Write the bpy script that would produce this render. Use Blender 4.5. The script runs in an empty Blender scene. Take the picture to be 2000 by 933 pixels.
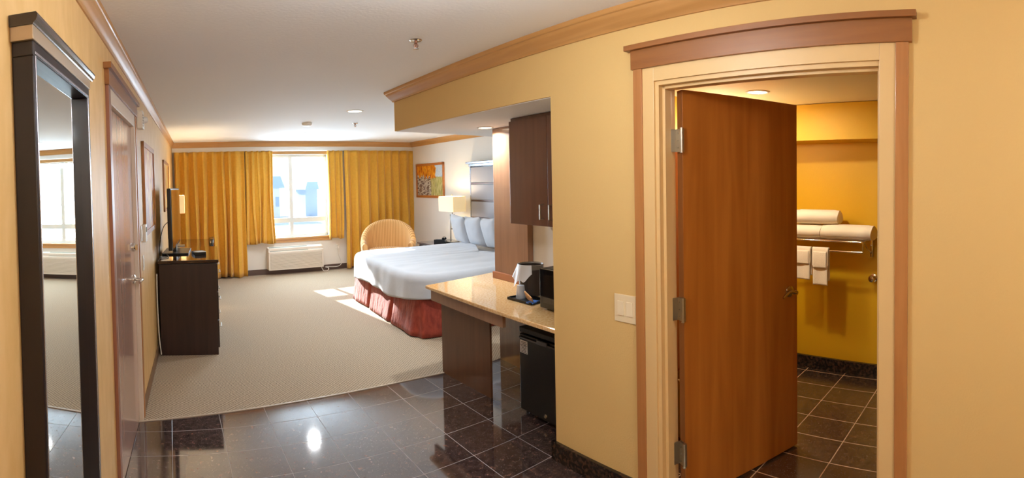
import bpy, bmesh, math, random
from mathutils import Matrix, Vector, noise
random.seed(7)
sc = bpy.context.scene
C = sc.collection
PI = math.pi

# ------------------------------------------------------------------ camera
cd = bpy.data.cameras.new('camera')
cd.type = 'PANO'
cd.panorama_type = 'CENTRAL_CYLINDRICAL'
F_PX, CY = 975.05, 379.16
cd.central_cylindrical_range_u_min = -1000 / F_PX
cd.central_cylindrical_range_u_max = 1000 / F_PX
cd.central_cylindrical_range_v_min = -(933 - CY) / (F_PX * .9952)
cd.central_cylindrical_range_v_max = CY / (F_PX * .9952)
cd.central_cylindrical_radius = 1
cd.clip_start = .02
cam = bpy.data.objects.new('camera', cd)
C.objects.link(cam)
yaw, pitch, roll = .6350, .0259, -.0194
Rz = Matrix.Rotation(yaw, 3, 'Z'); Rx = Matrix.Rotation(pitch, 3, 'X'); Ry = Matrix.Rotation(roll, 3, 'Y')
W2C = Ry @ Rx @ Rz
M3 = Matrix((W2C[0], W2C[2], -W2C[1])).transposed()
cam.matrix_world = Matrix.Translation((0, 0, 1.6)) @ M3.to_4x4()
sc.camera = cam
sc.view_settings.view_transform = 'Standard'
sc.view_settings.look = 'None'
sc.view_settings.gamma = 1
sc.view_settings.use_curve_mapping = False
sc.view_settings.exposure = EXPO = 0.65
sc.cycles.use_denoising = True
sc.cycles.max_bounces = 10
sc.cycles.diffuse_bounces = 6
sc.cycles.glossy_bounces = 5
sc.cycles.transparent_max_bounces = 12
sc.cycles.sample_clamp_indirect = 6
sc.cycles.blur_glossy = .5

# ------------------------------------------------------------------ world, sun, lamps
SUN_P, SKY_P = 17.0, 1.15
wd = bpy.data.worlds.new('sky'); sc.world = wd; wd.use_nodes = True
nt = wd.node_tree; nt.nodes.clear()
tc = nt.nodes.new('ShaderNodeTexCoord'); sep = nt.nodes.new('ShaderNodeSeparateXYZ')
rp = nt.nodes.new('ShaderNodeValToRGB'); bg = nt.nodes.new('ShaderNodeBackground'); wo = nt.nodes.new('ShaderNodeOutputWorld')
rp.color_ramp.elements[0].position = .0; rp.color_ramp.elements[0].color = (.93, .97, 1, 1)
rp.color_ramp.elements[1].position = .6; rp.color_ramp.elements[1].color = (.6, .8, 1, 1)
nt.links.new(tc.outputs['Generated'], sep.inputs[0]); nt.links.new(sep.outputs[2], rp.inputs[0])
nt.links.new(rp.outputs[0], bg.inputs[0]); bg.inputs[1].default_value = SKY_P
nt.links.new(bg.outputs[0], wo.inputs[0])

sl = bpy.data.lights.new('sun', 'SUN'); sl.energy = SUN_P; sl.angle = .012; sl.color = (1, .98, .94)
so = bpy.data.objects.new('sun', sl); C.objects.link(so)
so.rotation_euler = Vector((.184, -1, -.41)).to_track_quat('-Z', 'Y').to_euler()
so.location = (0, 20, 10)

def lamp(name, loc, power, size, color, spread=2.6):
    l = bpy.data.lights.new(name, 'AREA'); l.shape = 'DISK'; l.size = size; l.energy = power; l.color = color; l.spread = spread
    o = bpy.data.objects.new(name, l); C.objects.link(o); o.location = loc
    return o
WARM = (.93, .97, 1)
# the window's daylight: a portal-sized area light in the window opening, aimed in
wl = bpy.data.lights.new('window_daylight', 'AREA'); wl.shape = 'RECTANGLE'; wl.size = 1.05; wl.size_y = 1.5
wl.energy = 85; wl.color = (.62, .81, 1); wl.spread = 3.0
wlo = bpy.data.objects.new('window_daylight', wl); C.objects.link(wlo)
wlo.location = (1.90, 9.30, 1.45); wlo.rotation_euler = (math.radians(-76), 0, .09)
LAMP_DEFS = []   # filled by the lamp builders

# ------------------------------------------------------------------ helpers
def lin(c):
    c = [x / 255 for x in c]
    return tuple(x / 12.92 if x <= .04045 else ((x + .055) / 1.055) ** 2.4 for x in c) + (1,)

MATS = {}
def mat(name, col, rough=.5, metal=0, spec=.5, coat=0, emit=None, estr=0, kind=None, col2=None, scale=(1, 1, 1), nscale=5, bump=0, bscale=200, sheen=0, alpha=1, trans=0, detail=4, lo=.35, hi=.65):
    if name in MATS: return MATS[name]
    m = bpy.data.materials.new(name); m.use_nodes = True
    n = m.node_tree.nodes; L = m.node_tree.links; p = n['Principled BSDF']
    p.inputs['Base Color'].default_value = lin(col)
    p.inputs['Roughness'].default_value = rough; p.inputs['Metallic'].default_value = metal
    p.inputs['Specular IOR Level'].default_value = spec
    p.inputs['Coat Weight'].default_value = coat; p.inputs['Coat Roughness'].default_value = .08
    p.inputs['Sheen Weight'].default_value = sheen
    p.inputs['Transmission Weight'].default_value = trans
    p.inputs['Alpha'].default_value = alpha
    if emit: p.inputs['Emission Color'].default_value = lin(emit); p.inputs['Emission Strength'].default_value = estr
    t = n.new('ShaderNodeTexCoord'); mp = n.new('ShaderNodeMapping'); mp.inputs['Scale'].default_value = scale
    L.new(t.outputs['Object'], mp.inputs[0])
    if col2:
        no = n.new('ShaderNodeTexNoise'); no.inputs['Scale'].default_value = nscale; no.inputs['Detail'].default_value = detail
        no.inputs['Distortion'].default_value = .6 if kind == 'wood' else 0
        L.new(mp.outputs[0], no.inputs['Vector'])
        r = n.new('ShaderNodeValToRGB'); r.color_ramp.elements[0].position = lo; r.color_ramp.elements[1].position = hi
        r.color_ramp.elements[0].color = lin(col); r.color_ramp.elements[1].color = lin(col2)
        L.new(no.outputs['Fac'], r.inputs[0]); L.new(r.outputs[0], p.inputs['Base Color'])
    if bump:
        b = n.new('ShaderNodeBump'); b.inputs['Strength'].default_value = bump; b.inputs['Distance'].default_value = .003
        nb = n.new('ShaderNodeTexNoise'); nb.inputs['Scale'].default_value = bscale; nb.inputs['Detail'].default_value = 3
        L.new(t.outputs['Object'], nb.inputs['Vector']); L.new(nb.outputs['Fac'], b.inputs['Height']); L.new(b.outputs[0], p.inputs['Normal'])
    MATS[name] = m
    return m

def wood(name, c1, c2, axis='z', rough=.35, coat=.2, nscale=3):
    s = {'x': (.5, 8, 8), 'y': (8, .5, 8), 'z': (8, 8, .5)}[axis]
    return mat(name, c1, rough=rough, coat=coat, kind='wood', col2=c2, scale=s, nscale=nscale, detail=7, lo=.3, hi=.7)

class MB:
    def __init__(s): s.bm = bmesh.new()
    def box(s, x0, x1, y0, y1, z0, z1, bev=0, M=None):
        x0, x1 = min(x0, x1), max(x0, x1); y0, y1 = min(y0, y1), max(y0, y1); z0, z1 = min(z0, z1), max(z0, z1)
        r = bmesh.ops.create_cube(s.bm, size=1)
        T = Matrix.Translation(((x0 + x1) / 2, (y0 + y1) / 2, (z0 + z1) / 2)) @ Matrix.Diagonal((x1 - x0, y1 - y0, z1 - z0, 1))
        bmesh.ops.transform(s.bm, matrix=T, verts=r['verts'])
        vs = r['verts']
        if bev:
            es = list({e for v in vs for e in v.link_edges})
            q = bmesh.ops.bevel(s.bm, geom=es, offset=bev, segments=2, affect='EDGES', profile=.6)
            vs = list({v for f in q['faces'] for v in f.verts} | {v for v in vs if v.is_valid})
        if M is not None: bmesh.ops.transform(s.bm, matrix=M, verts=vs)
        return s
    def poly_prism(s, pts, z0, z1, M=None):
        n = len(pts)
        b = [s.bm.verts.new((p[0], p[1], z0)) for p in pts]; t = [s.bm.verts.new((p[0], p[1], z1)) for p in pts]
        s.bm.faces.new(b[::-1]); s.bm.faces.new(t)
        for i in range(n): s.bm.faces.new((b[i], b[(i + 1) % n], t[(i + 1) % n], t[i]))
        if M is not None: bmesh.ops.transform(s.bm, matrix=M, verts=b + t)
        return s
    def lathe(s, prof, c=(0, 0, 0), axis='z', seg=24, M=None, cap=True):
        rings = []
        for r, h in prof:
            ring = []
            for i in range(seg):
                a = 2 * PI * i / seg; x, y = r * math.cos(a), r * math.sin(a)
                p = (x, y, h) if axis == 'z' else ((h, x, y) if axis == 'x' else (y, h, x))
                ring.append(s.bm.verts.new((p[0] + c[0], p[1] + c[1], p[2] + c[2])))
            rings.append(ring)
        for a, b in zip(rings, rings[1:]):
            for i in range(seg): s.bm.faces.new((a[i], a[(i + 1) % seg], b[(i + 1) % seg], b[i]))
        if cap:
            s.bm.faces.new(rings[0][::-1]); s.bm.faces.new(rings[-1])
        if M is not None: bmesh.ops.transform(s.bm, matrix=M, verts=[v for r in rings for v in r])
        return s
    def tube(s, path, r, seg=10, rr=None):
        P = [Vector(p) for p in path]; rings = []; up = None
        for i, p in enumerate(P):
            d = (P[min(i + 1, len(P) - 1)] - P[max(i - 1, 0)]).normalized()
            if up is None:
                up = Vector((0, 0, 1)) if abs(d.z) < .9 else Vector((1, 0, 0))
            u = (up - d * up.dot(d)).normalized(); v = d.cross(u); up = u
            q = rr[i] if rr else r
            rings.append([s.bm.verts.new(p + (u * math.cos(2 * PI * k / seg) + v * math.sin(2 * PI * k / seg)) * q) for k in range(seg)])
        for a, b in zip(rings, rings[1:]):
            for k in range(seg): s.bm.faces.new((a[k], a[(k + 1) % seg], b[(k + 1) % seg], b[k]))
        s.bm.faces.new(rings[0][::-1]); s.bm.faces.new(rings[-1])
        return s
    def grid(s, fn, nu, nv, closeu=False):
        V = [[s.bm.verts.new(fn(i / (nu if closeu else nu - 1), j / (nv - 1))) for j in range(nv)] for i in range(nu)]
        for i in range(nu if closeu else nu - 1):
            for j in range(nv - 1):
                k = (i + 1) % nu
                s.bm.faces.new((V[i][j], V[k][j], V[k][j + 1], V[i][j + 1]))
        return V
    def profile(s, prof, path, closed=False):
        """sweep a closed profile [(out, up)] along a plan path [(x, y)] with mitred corners; out = left of travel"""
        n = len(path); rings = []
        for i in range(n):
            p = Vector(path[i])
            d0 = (Vector(path[i]) - Vector(path[i - 1])).normalized() if (i > 0 or closed) else None
            d1 = (Vector(path[(i + 1) % n]) - Vector(path[i])).normalized() if (i < n - 1 or closed) else None
            if d0 is None: d0 = d1
            if d1 is None: d1 = d0
            n0 = Vector((-d0.y, d0.x)); n1 = Vector((-d1.y, d1.x)); m = (n0 + n1); m = m / m.dot(n0) if m.dot(n0) > 1e-6 else n0
            rings.append([s.bm.verts.new((p.x + m.x * a, p.y + m.y * a, b)) for a, b in prof])
        k = len(prof)
        for i in range(n if closed else n - 1):
            A, B = rings[i], rings[(i + 1) % n]
            for j in range(k): s.bm.faces.new((A[j], A[(j + 1) % k], B[(j + 1) % k], B[j]))
        if not closed: s.bm.faces.new(rings[0]); s.bm.faces.new(rings[-1][::-1])
        return s
    def build(s, name, m, parent=None, smooth=False, M=None, angle=40):
        bmesh.ops.recalc_face_normals(s.bm, faces=s.bm.faces)
        me = bpy.data.meshes.new(name); s.bm.to_mesh(me); s.bm.free()
        o = bpy.data.objects.new(name, me); C.objects.link(o)
        me.materials.append(m)
        if smooth:
            for p in me.polygons: p.use_smooth = True
            if hasattr(me, 'set_sharp_from_angle'): me.set_sharp_from_angle(angle=math.radians(angle))
        if parent: o.parent = parent
        if M is not None: o.matrix_local = M
        return o

def tag(o, label, cat, group=None, kind=None):
    if label: o['label'] = label
    if cat: o['category'] = cat
    if group: o['group'] = group
    if kind: o['kind'] = kind
    return o
def thing(name, label, cat, M, group=None):
    o = bpy.data.objects.new(name, None); C.objects.link(o); o.empty_display_size = .1
    o.matrix_world = M
    return tag(o, label, cat, group)
def struct(o, label=None):
    o['kind'] = 'structure'
    if label: o['label'] = label
    return o
def solid(o, t, offset=0):
    md = o.modifiers.new('thickness', 'SOLIDIFY'); md.thickness = t; md.offset = offset
    return o
def T(x, y, z=0, r=0): return Matrix.Translation((x, y, z)) @ Matrix.Rotation(r, 4, 'Z')

# frames of the place
FR = T(1.939, 0, 0, .042)            # corridor right wall: +x into the wall
FL = T(-.437, 0, 0, -.006)           # left wall face at x=0, room on +x
FB = T(-.384, 8.876, 0, .09)         # window wall: x along it, +y into the wall
FD = T(4.285, 9.30, 0, .05)          # wall behind the bed: y along it, +x into the wall
ZC = 2.431                           # ceiling
ZS = 2.075                           # soffit underside
def wp(Fm, x, y, z=0): return Fm @ Vector((x, y, z))

# ------------------------------------------------------------------ materials
m_cream = mat('cream_wall_paint', (220, 186, 122), rough=.75, bump=.25, bscale=120)
m_paper = mat('mottled_wallpaper', (216, 176, 112), rough=.5, col2=(226, 188, 128), scale=(1, 1, .35), nscale=14, bump=.15, bscale=60)
m_pale = mat('pale_wall_paint', (232, 228, 220), rough=.8, bump=.2, bscale=120)
m_ceil = mat('ceiling_texture', (240, 240, 240), rough=.9, bump=.5, bscale=55)
m_crown = wood('crown_wood', (186, 136, 78), (202, 152, 92), 'y', rough=.35)
m_crownx = wood('crown_wood_long', (186, 136, 78), (202, 152, 92), 'x', rough=.35)
m_case = wood('casing_wood', (170, 112, 60), (186, 128, 74), 'z', rough=.4)
m_caseh = wood('casing_wood_head', (138, 86, 40), (156, 100, 50), 'y', rough=.4)
m_jamb = mat('cream_frame_paint', (224, 190, 134), rough=.4)
m_yellow = mat('bathroom_yellow_paint', (212, 164, 0), rough=.55, bump=.15, bscale=120)
m_batceil = mat('bathroom_ceiling_paint', (240, 226, 176), rough=.8)
m_door = wood('birch_door_veneer', (150, 84, 24), (172, 104, 38), 'z', rough=.32, coat=.25, nscale=2.2)
m_dooredge = wood('door_edge_wood', (122, 70, 30), (138, 84, 40), 'z')
m_door2 = wood('pale_door_veneer', (184, 146, 130), (200, 162, 144), 'z', rough=.18, coat=.5, nscale=2)
m_dark = wood('espresso_wood', (40, 24, 22), (54, 34, 30), 'z', rough=.4, coat=.15)
m_espr = wood('espresso_wood_top', (46, 26, 18), (60, 36, 26), 'y', rough=.1, coat=.6)
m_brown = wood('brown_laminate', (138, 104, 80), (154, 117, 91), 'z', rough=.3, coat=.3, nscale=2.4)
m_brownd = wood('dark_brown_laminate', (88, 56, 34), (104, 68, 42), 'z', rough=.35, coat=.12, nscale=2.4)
m_glossb = wood('glossy_brown_laminate', (98, 62, 38), (116, 76, 48), 'z', rough=.1, coat=1, nscale=2.4)
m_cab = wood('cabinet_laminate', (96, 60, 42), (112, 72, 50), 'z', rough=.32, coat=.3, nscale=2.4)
m_steel = mat('brushed_steel', (190, 186, 176), rough=.3, metal=1)
m_chrome = mat('chrome', (220, 218, 214), rough=.12, metal=1)
m_brass = mat('satin_nickel_warm', (196, 178, 146), rough=.22, metal=1)
m_plastic = mat('white_plastic', (232, 228, 220), rough=.4)
m_black = mat('black_plastic', (14, 14, 15), rough=.35)
m_gloss = mat('black_gloss', (10, 10, 12), rough=.08, coat=.5)
m_linen = mat('white_linen', (190, 195, 203), rough=.85, sheen=.3, bump=.3, bscale=40)
m_towel = mat('white_towel', (238, 226, 200), rough=.95, sheen=.5, bump=.9, bscale=260)
m_curtain = mat('gold_curtain_fabric', (220, 166, 52), rough=.7, sheen=.25, col2=(228, 174, 58), nscale=30, bump=.2, bscale=500)
m_skirt = mat('rust_crinkle_fabric', (136, 44, 28), rough=.65, sheen=.2, col2=(168, 68, 46), scale=(1, 1, .5), nscale=22, bump=1.0, bscale=38)
m_shade = mat('lampshade_fabric', (240, 228, 200), rough=.8, emit=(255, 214, 140), estr=.28)

# tile floor
def tile_mat(name, w, h, ox, oy, rot, grout, base=((44, 36, 38), (84, 66, 62), (150, 104, 84)), rough=.06, gl=(128, 124, 122)):
    m = bpy.data.materials.new(name); m.use_nodes = True
    n = m.node_tree.nodes; L = m.node_tree.links; p = n['Principled BSDF']
    t = n.new('ShaderNodeTexCoord'); mp = n.new('ShaderNodeMapping'); mp.vector_type = 'TEXTURE'
    mp.inputs['Location'].default_value = (ox, oy, 0); mp.inputs['Rotation'].default_value = (0, 0, rot); mp.inputs['Scale'].default_value = (w, h, 1)
    L.new(t.outputs['Object'], mp.inputs[0])
    s = n.new('ShaderNodeSeparateXYZ'); L.new(mp.outputs[0], s.inputs[0])
    outs = []
    for k, sz in ((0, w), (1, h)):
        fr = n.new('ShaderNodeMath'); fr.operation = 'FRACT'; L.new(s.outputs[k], fr.inputs[0])
        a = n.new('ShaderNodeMath'); a.operation = 'SUBTRACT'; L.new(fr.outputs[0], a.inputs[0]); a.inputs[1].default_value = .5
        b = n.new('ShaderNodeMath'); b.operation = 'ABSOLUTE'; L.new(a.outputs[0], b.inputs[0])
        c = n.new('ShaderNodeMath'); c.operation = 'GREATER_THAN'; L.new(b.outputs[0], c.inputs[0]); c.inputs[1].default_value = .5 - grout / sz / 2
        outs.append(c)
    mx = n.new('ShaderNodeMath'); mx.operation = 'MAXIMUM'; L.new(outs[0].outputs[0], mx.inputs[0]); L.new(outs[1].outputs[0], mx.inputs[1])
    no = n.new('ShaderNodeTexNoise'); no.inputs['Scale'].default_value = 26; no.inputs['Detail'].default_value = 9; no.inputs['Roughness'].default_value = .75
    L.new(t.outputs['Object'], no.inputs['Vector'])
    r = n.new('ShaderNodeValToRGB'); e = r.color_ramp.elements
    e[0].position = .42; e[0].color = lin(base[0]); e[1].position = .72; e[1].color = lin(base[2])
    q = e.new(.56); q.color = lin(base[1])
    L.new(no.outputs['Fac'], r.inputs[0])
    vo = n.new('ShaderNodeTexVoronoi'); vo.inputs['Scale'].default_value = 90; L.new(t.outputs['Object'], vo.inputs['Vector'])
    gt = n.new('ShaderNodeMath'); gt.operation = 'LESS_THAN'; L.new(vo.outputs['Distance'], gt.inputs[0]); gt.inputs[1].default_value = .16
    ms = n.new('ShaderNodeMix'); ms.data_type = 'RGBA'; L.new(gt.outputs[0], ms.inputs['Factor']); L.new(r.outputs[0], ms.inputs['A']); ms.inputs['B'].default_value = lin((112, 100, 100))
    mg = n.new('ShaderNodeMix'); mg.data_type = 'RGBA'; L.new(mx.outputs[0], mg.inputs['Factor']); L.new(ms.outputs['Result'], mg.inputs['A']); mg.inputs['B'].default_value = lin(gl)
    L.new(mg.outputs['Result'], p.inputs['Base Color'])
    rr = n.new('ShaderNodeMapRange'); L.new(mx.outputs[0], rr.inputs['Value']); rr.inputs['To Min'].default_value = rough; rr.inputs['To Max'].default_value = .8
    L.new(rr.outputs[0], p.inputs['Roughness'])
    p.inputs['Specular IOR Level'].default_value = .5; p.inputs['IOR'].default_value = 2.5
    bp = n.new('ShaderNodeBump'); bp.inputs['Distance'].default_value = .002; bp.inputs['Strength'].default_value = .4; bp.invert = True
    L.new(mx.outputs[0], bp.inputs['Height']); L.new(bp.outputs[0], p.inputs['Normal'])
    return m
m_tile = tile_mat('polished_granite_tile', .33, .305, 1.105, 3.655, .05, .004)
m_tileb = tile_mat('bathroom_granite_tile', .24, .33, 3.84, 1.07, -.06, .006, base=((40, 30, 24), (74, 56, 42), (126, 92, 64)), rough=.22, gl=(176, 140, 92))
m_gran = mat('dark_granite_skirting', (34, 28, 26), rough=.15, col2=(78, 58, 46), nscale=45, detail=9, lo=.45, hi=.7)

# carpet with woven loops
def carpet_mat():
    m = bpy.data.materials.new('loop_carpet'); m.use_nodes = True
    n = m.node_tree.nodes; L = m.node_tree.links; p = n['Principled BSDF']
    t = n.new('ShaderNodeTexCoord'); s = n.new('ShaderNodeSeparateXYZ'); L.new(t.outputs['Object'], s.inputs[0])
    ws = []
    for k, f in ((0, 2 * PI / .030), (1, 2 * PI / .030)):
        a = n.new('ShaderNodeMath'); a.operation = 'MULTIPLY'; L.new(s.outputs[k], a.inputs[0]); a.inputs[1].default_value = f
        b = n.new('ShaderNodeMath'); b.operation = 'SINE'; L.new(a.outputs[0], b.inputs[0]); ws.append(b)
    mu = n.new('ShaderNodeMath'); mu.operation = 'MULTIPLY'; L.new(ws[0].outputs[0], mu.inputs[0]); L.new(ws[1].outputs[0], mu.inputs[1])
    no = n.new('ShaderNodeTexNoise'); no.inputs['Scale'].default_value = 120; no.inputs['Detail'].default_value = 3; L.new(t.outputs['Object'], no.inputs['Vector'])
    ad = n.new('ShaderNodeMath'); ad.operation = 'MULTIPLY_ADD'; L.new(mu.outputs[0], ad.inputs[0]); ad.inputs[1].default_value = .26; L.new(no.outputs['Fac'], ad.inputs[2])
    r = n.new('ShaderNodeValToRGB'); r.color_ramp.elements[0].position = .25; r.color_ramp.elements[1].position = .8
    r.color_ramp.elements[0].color = lin((116, 98, 76)); r.color_ramp.elements[1].color = lin((206, 188, 162))
    L.new(ad.outputs[0], r.inputs[0]); L.new(r.outputs[0], p.inputs['Base Color'])
    p.inputs['Roughness'].default_value = .95; p.inputs['Specular IOR Level'].default_value = .1; p.inputs['Sheen Weight'].default_value = .2
    b = n.new('ShaderNodeBump'); b.inputs['Strength'].default_value = .6; b.inputs['Distance'].default_value = .004
    L.new(ad.outputs[0], b.inputs['Height']); L.new(b.outputs[0], p.inputs['Normal'])
    return m
m_carpet = carpet_mat()

m_granite = mat('tan_granite', (220, 174, 112), rough=.05, spec=1, col2=(238, 204, 152), nscale=70, detail=9, lo=.4, hi=.62, coat=.4)

def mirror_mat():
    m = bpy.data.materials.new('mirror_glass'); m.use_nodes = True
    p = m.node_tree.nodes['Principled BSDF']; p.inputs['Base Color'].default_value = (.86, .9, .88, 1); p.inputs['Metallic'].default_value = 1; p.inputs['Roughness'].default_value = 0.0
    return m
m_mirror = mirror_mat()
def glass_mat():
    m = bpy.data.materials.new('window_glass'); m.use_nodes = True
    n = m.node_tree.nodes; L = m.node_tree.links; n.clear()
    o = n.new('ShaderNodeOutputMaterial'); mx = n.new('ShaderNodeMixShader'); a = n.new('ShaderNodeBsdfTransparent'); g = n.new('ShaderNodeBsdfGlossy')
    g.inputs['Roughness'].default_value = .02; a.inputs[0].default_value = (.96, .98, .98, 1); mx.inputs[0].default_value = .06
    L.new(a.outputs[0], mx.inputs[1]); L.new(g.outputs[0], mx.inputs[2]); L.new(mx.outputs[0], o.inputs[0])
    return m
m_glass = glass_mat()
def sheer_mat(name, col, t):
    m = bpy.data.materials.new(name); m.use_nodes = True
    n = m.node_tree.nodes; L = m.node_tree.links; n.clear()
    o = n.new('ShaderNodeOutputMaterial'); mx = n.new('ShaderNodeMixShader'); a = n.new('ShaderNodeBsdfTransparent')
    g = n.new('ShaderNodeBsdfPrincipled'); g.inputs['Base Color'].default_value = lin(col); g.inputs['Roughness'].default_value = .3; mx.inputs[0].default_value = t
    L.new(a.outputs[0], mx.inputs[1]); L.new(g.outputs[0], mx.inputs[2]); L.new(mx.outputs[0], o.inputs[0])
    return m
m_clear = sheer_mat('clear_plastic', (215, 225, 240), .55)
m_liner = sheer_mat('thin_white_plastic', (232, 238, 248), .8)

# ------------------------------------------------------------------ setting: floors, ceilings
THR = lambda x: 3.50 + .135 * x - .0
def carpet_edge(x): return 3.505 + .175 * x - .048 * x * x
fl = MB(); xs = [-.6 + .2 * i for i in range(17)]
pts = [(x, carpet_edge(x)) for x in xs if x < 2.56] + [(2.56, 3.68), (5.2, 3.68), (5.2, 9.7), (-.6, 9.2)]
fl.poly_prism(pts, -.05, 0)
struct(fl.build('floor', m_carpet))
pts2 = [(x, carpet_edge(x)) for x in xs if x < 2.56][::-1] + [(-.6, -2.3), (2.02, -2.3), (2.02, 2.2), (2.56, 2.2), (2.56, 3.68)]
struct(MB().poly_prism(pts2[::-1], -.05, 0).build('floor', m_tile))
struct(MB().poly_prism([(2.0, -1.2), (5.0, -1.2), (5.0, 2.2), (2.0, 2.2)], -.05, -.001).build('floor', m_tileb))
cs = MB(); path = [(x, carpet_edge(x)) for x in xs if x < 2.5]
cs.profile([(-.006, 0), (.006, 0), (.006, .006), (-.006, .006)], path)
struct(cs.build('trim_1', mat('edge_strip', (190, 176, 156), rough=.5)))
struct(MB().poly_prism([(-.6, -2.3), (5.2, -2.3), (5.2, 9.8), (-.6, 9.3)], ZC, ZC + .1).build('ceiling', m_ceil))
struct(MB().box(2.08, 4.2, -1.2, 2.05, 2.16, 2.22).build('ceiling', m_batceil))
# dropped soffit over the kitchenette
a0 = wp(FR, 0, 2.13); a1 = wp(FR, 0, 4.14)
soff = [(a0.x, a0.y), (5.0, a0.y), (5.0, 4.14 + .16 * 3.1), (a1.x, a1.y)]
struct(MB().poly_prism(soff, ZS, ZC - .001).build('wall_soffit', m_cream))
struct(MB().poly_prism([(a0.x + .012, a0.y), (4.9, a0.y), (4.9, 4.14 + .155 * 3.1), (a1.x + .012, a1.y - .012)], ZS - .004, ZS - .0005).build('ceiling', m_ceil))

# ------------------------------------------------------------------ walls
DY0, DY1, DZ = 2.50, 3.45, 2.06      # connecting door opening in the left wall
w = MB(); w.box(-.2, 0, -2.3, DY0, 0, ZC); w.box(-.2, 0, DY1, 9.1, 0, ZC); w.box(-.2, 0, DY0, DY1, DZ, ZC)
struct(w.build('wall_left', m_paper, M=FL))
BY0, BY1, BZ = .385, 1.425, 2.06     # bathroom door opening in the right wall
w = MB(); w.box(0, .13, -2.3, BY0, 0, ZC); w.box(0, .13, BY1, 2.13, 0, ZC); w.box(0, .13, BY0, BY1, BZ, ZC)
struct(w.build('wall_right', m_cream, M=FR))
# window wall
WX0, WX1, WZ0, WZ1 = 1.76, 2.89, .66, 2.20
w = MB(); w.box(-.2, WX0, 0, .22, 0, ZC); w.box(WX1, 5.1, 0, .22, 0, ZC); w.box(WX0, WX1, 0, .22, 0, WZ0); w.box(WX0, WX1, 0, .22, WZ1, ZC)
struct(w.build('wall_back', m_pale, M=FB))
struct(MB().box(-1.5, 6.5, .22, 1.5, 2.42, 2.55).build('wall_unseen_eave', m_pale, M=FB))  # unseen overhang, added and sized to cut the sun short across the bed
struct(MB().box(0, .2, -5.7, .1, 0, ZC).build('wall_bed', m_pale, M=FD))
# stub between kitchenette and bedroom, and the kitchenette's back wall
struct(MB().box(2.56, 4.7, 2.0, 3.66, 0, ZS).build('wall_kitchenette', m_pale))
struct(MB().box(1.97, 2.6, 1.99, 2.12, 0, ZS).build('wall_kitchenette', m_cream))
struct(MB().box(-.7, 2.2, -2.4, -2.3, 0, ZC).build('wall_rear', m_cream))
# bathroom shell
w = MB(); w.poly_prism([(3.70, -1.2), (4.0, 2.0), (4.2, 2.0), (4.2, -1.2)], 0, 2.16)
struct(w.build('wall_bathroom', m_yellow))
struct(MB().poly_prism([(3.38, -1.2), (3.60, 2.0), (4.1, 2.0), (4.1, -1.2)], 1.885, 2.155).build('wall_bulkhead', m_yellow))
struct(MB().box(2.07, 4.2, 1.93, 1.985, 0, 2.16).build('wall_bathroom', m_yellow))
struct(MB().box(2.07, 4.2, -1.25, -1.15, 0, 2.16).build('wall_bathroom', m_yellow))
w = MB(); w.box(.131, .14, -1.2, BY0 - .01, 0, 2.16); w.box(.131, .14, BY1 + .01, 1.93, 0, 2.16); w.box(.131, .14, BY0, BY1, BZ + .05, 2.16)
struct(w.build('wall_bathroom', m_yellow, M=FR))

# crown mouldings
CP = [(0, -.095), (.012, -.095), (.016, -.086), (.022, -.078), (.030, -.070), (.040, -.058), (.050, -.044), (.058, -.034), (.060, -.026), (.068, -.022), (.072, -.012), (.072, 0), (0, 0)]
def crown(path, name, m, sc_=1.0):
    b = MB(); b.profile([(a * sc_, ZC + h) for a, h in CP], path)
    return struct(b.build(name, m, smooth=True, angle=25))
p0 = wp(FL, 0, -2.3); p1 = wp(FL, 0, 8.76)
VAL = .11   # valance box depth
v0 = wp(FB, -.05, -VAL); v1 = wp(FB, 4.72, -VAL)
lc = wp(FL, 0, 8.79 - .025)
crown([(p1.x, lc.y), (p0.x, p0.y)], 'trim_2', m_crown, .62)
cb = MB()
cb.profile([(-a, ZC + h) for a, h in [(q[0] * .7, q[1]) for q in CP]][::-1], [(v0.x + .03, v0.y), (v1.x - .02, v1.y)])
struct(cb.build('trim_3', m_crownx, smooth=True, angle=25))
e0 = wp(FD, 0, -.12); e1 = wp(FD, 0, -4.7)
cb = MB(); cb.profile([(-a, ZC + h) for a, h in CP][::-1], [(e0.x, e0.y), (e1.x, e1.y)])
struct(cb.build('trim_4', m_crown, smooth=True, angle=25))
r0 = wp(FR, 0, -2.3); r1 = wp(FR, 0, 4.14); s1 = (4.6, 4.14 + .16 * 2.75)
cb = MB(); cb.profile([(a, ZC + h) for a, h in CP], [(r0.x, r0.y), (r1.x, r1.y), s1])
struct(cb.build('trim_5', m_crown, smooth=True, angle=25))
# curtain valance box (plaster) under the crown
w = MB(); w.box(-.05, 4.74, -VAL, -VAL + .02, 2.255, ZC)
struct(w.build('trim_16', m_pale, M=FB))

# baseboards
m_base = mat('taupe_baseboard', (132, 104, 78), rough=.5)
struct(MB().box(0, .012, DY1 + .09, 8.95, 0, .085).build('baseboard_left', m_base, M=FL))
struct(MB().box(0, 4.75, -.014, 0, 0, .10).build('baseboard_back', mat('dark_vinyl_base', (92, 74, 66), rough=.5), M=FB))
struct(MB().box(-.012, 0, -5.2, 0, 0, .10).build('baseboard_bed', MATS['dark_vinyl_base'], M=FD))
w = MB(); w.box(-.022, 0, 1.54, 2.15, 0, .105, bev=.003); w.box(-.022, .13, 2.13, 2.15, 0, .105, bev=.003)
struct(w.build('baseboard_right', m_gran, M=FR))
struct(MB().box(-.022, 0, -2.3, .27, 0, .105, bev=.003).build('baseboard_right', m_gran, M=FR))
w = MB(); w.poly_prism([(3.68, -1.1), (3.965, 1.93), (3.99, 1.93), (3.71, -1.1)], 0, .10)
struct(w.build('baseboard_bathroom', m_gran))

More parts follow.
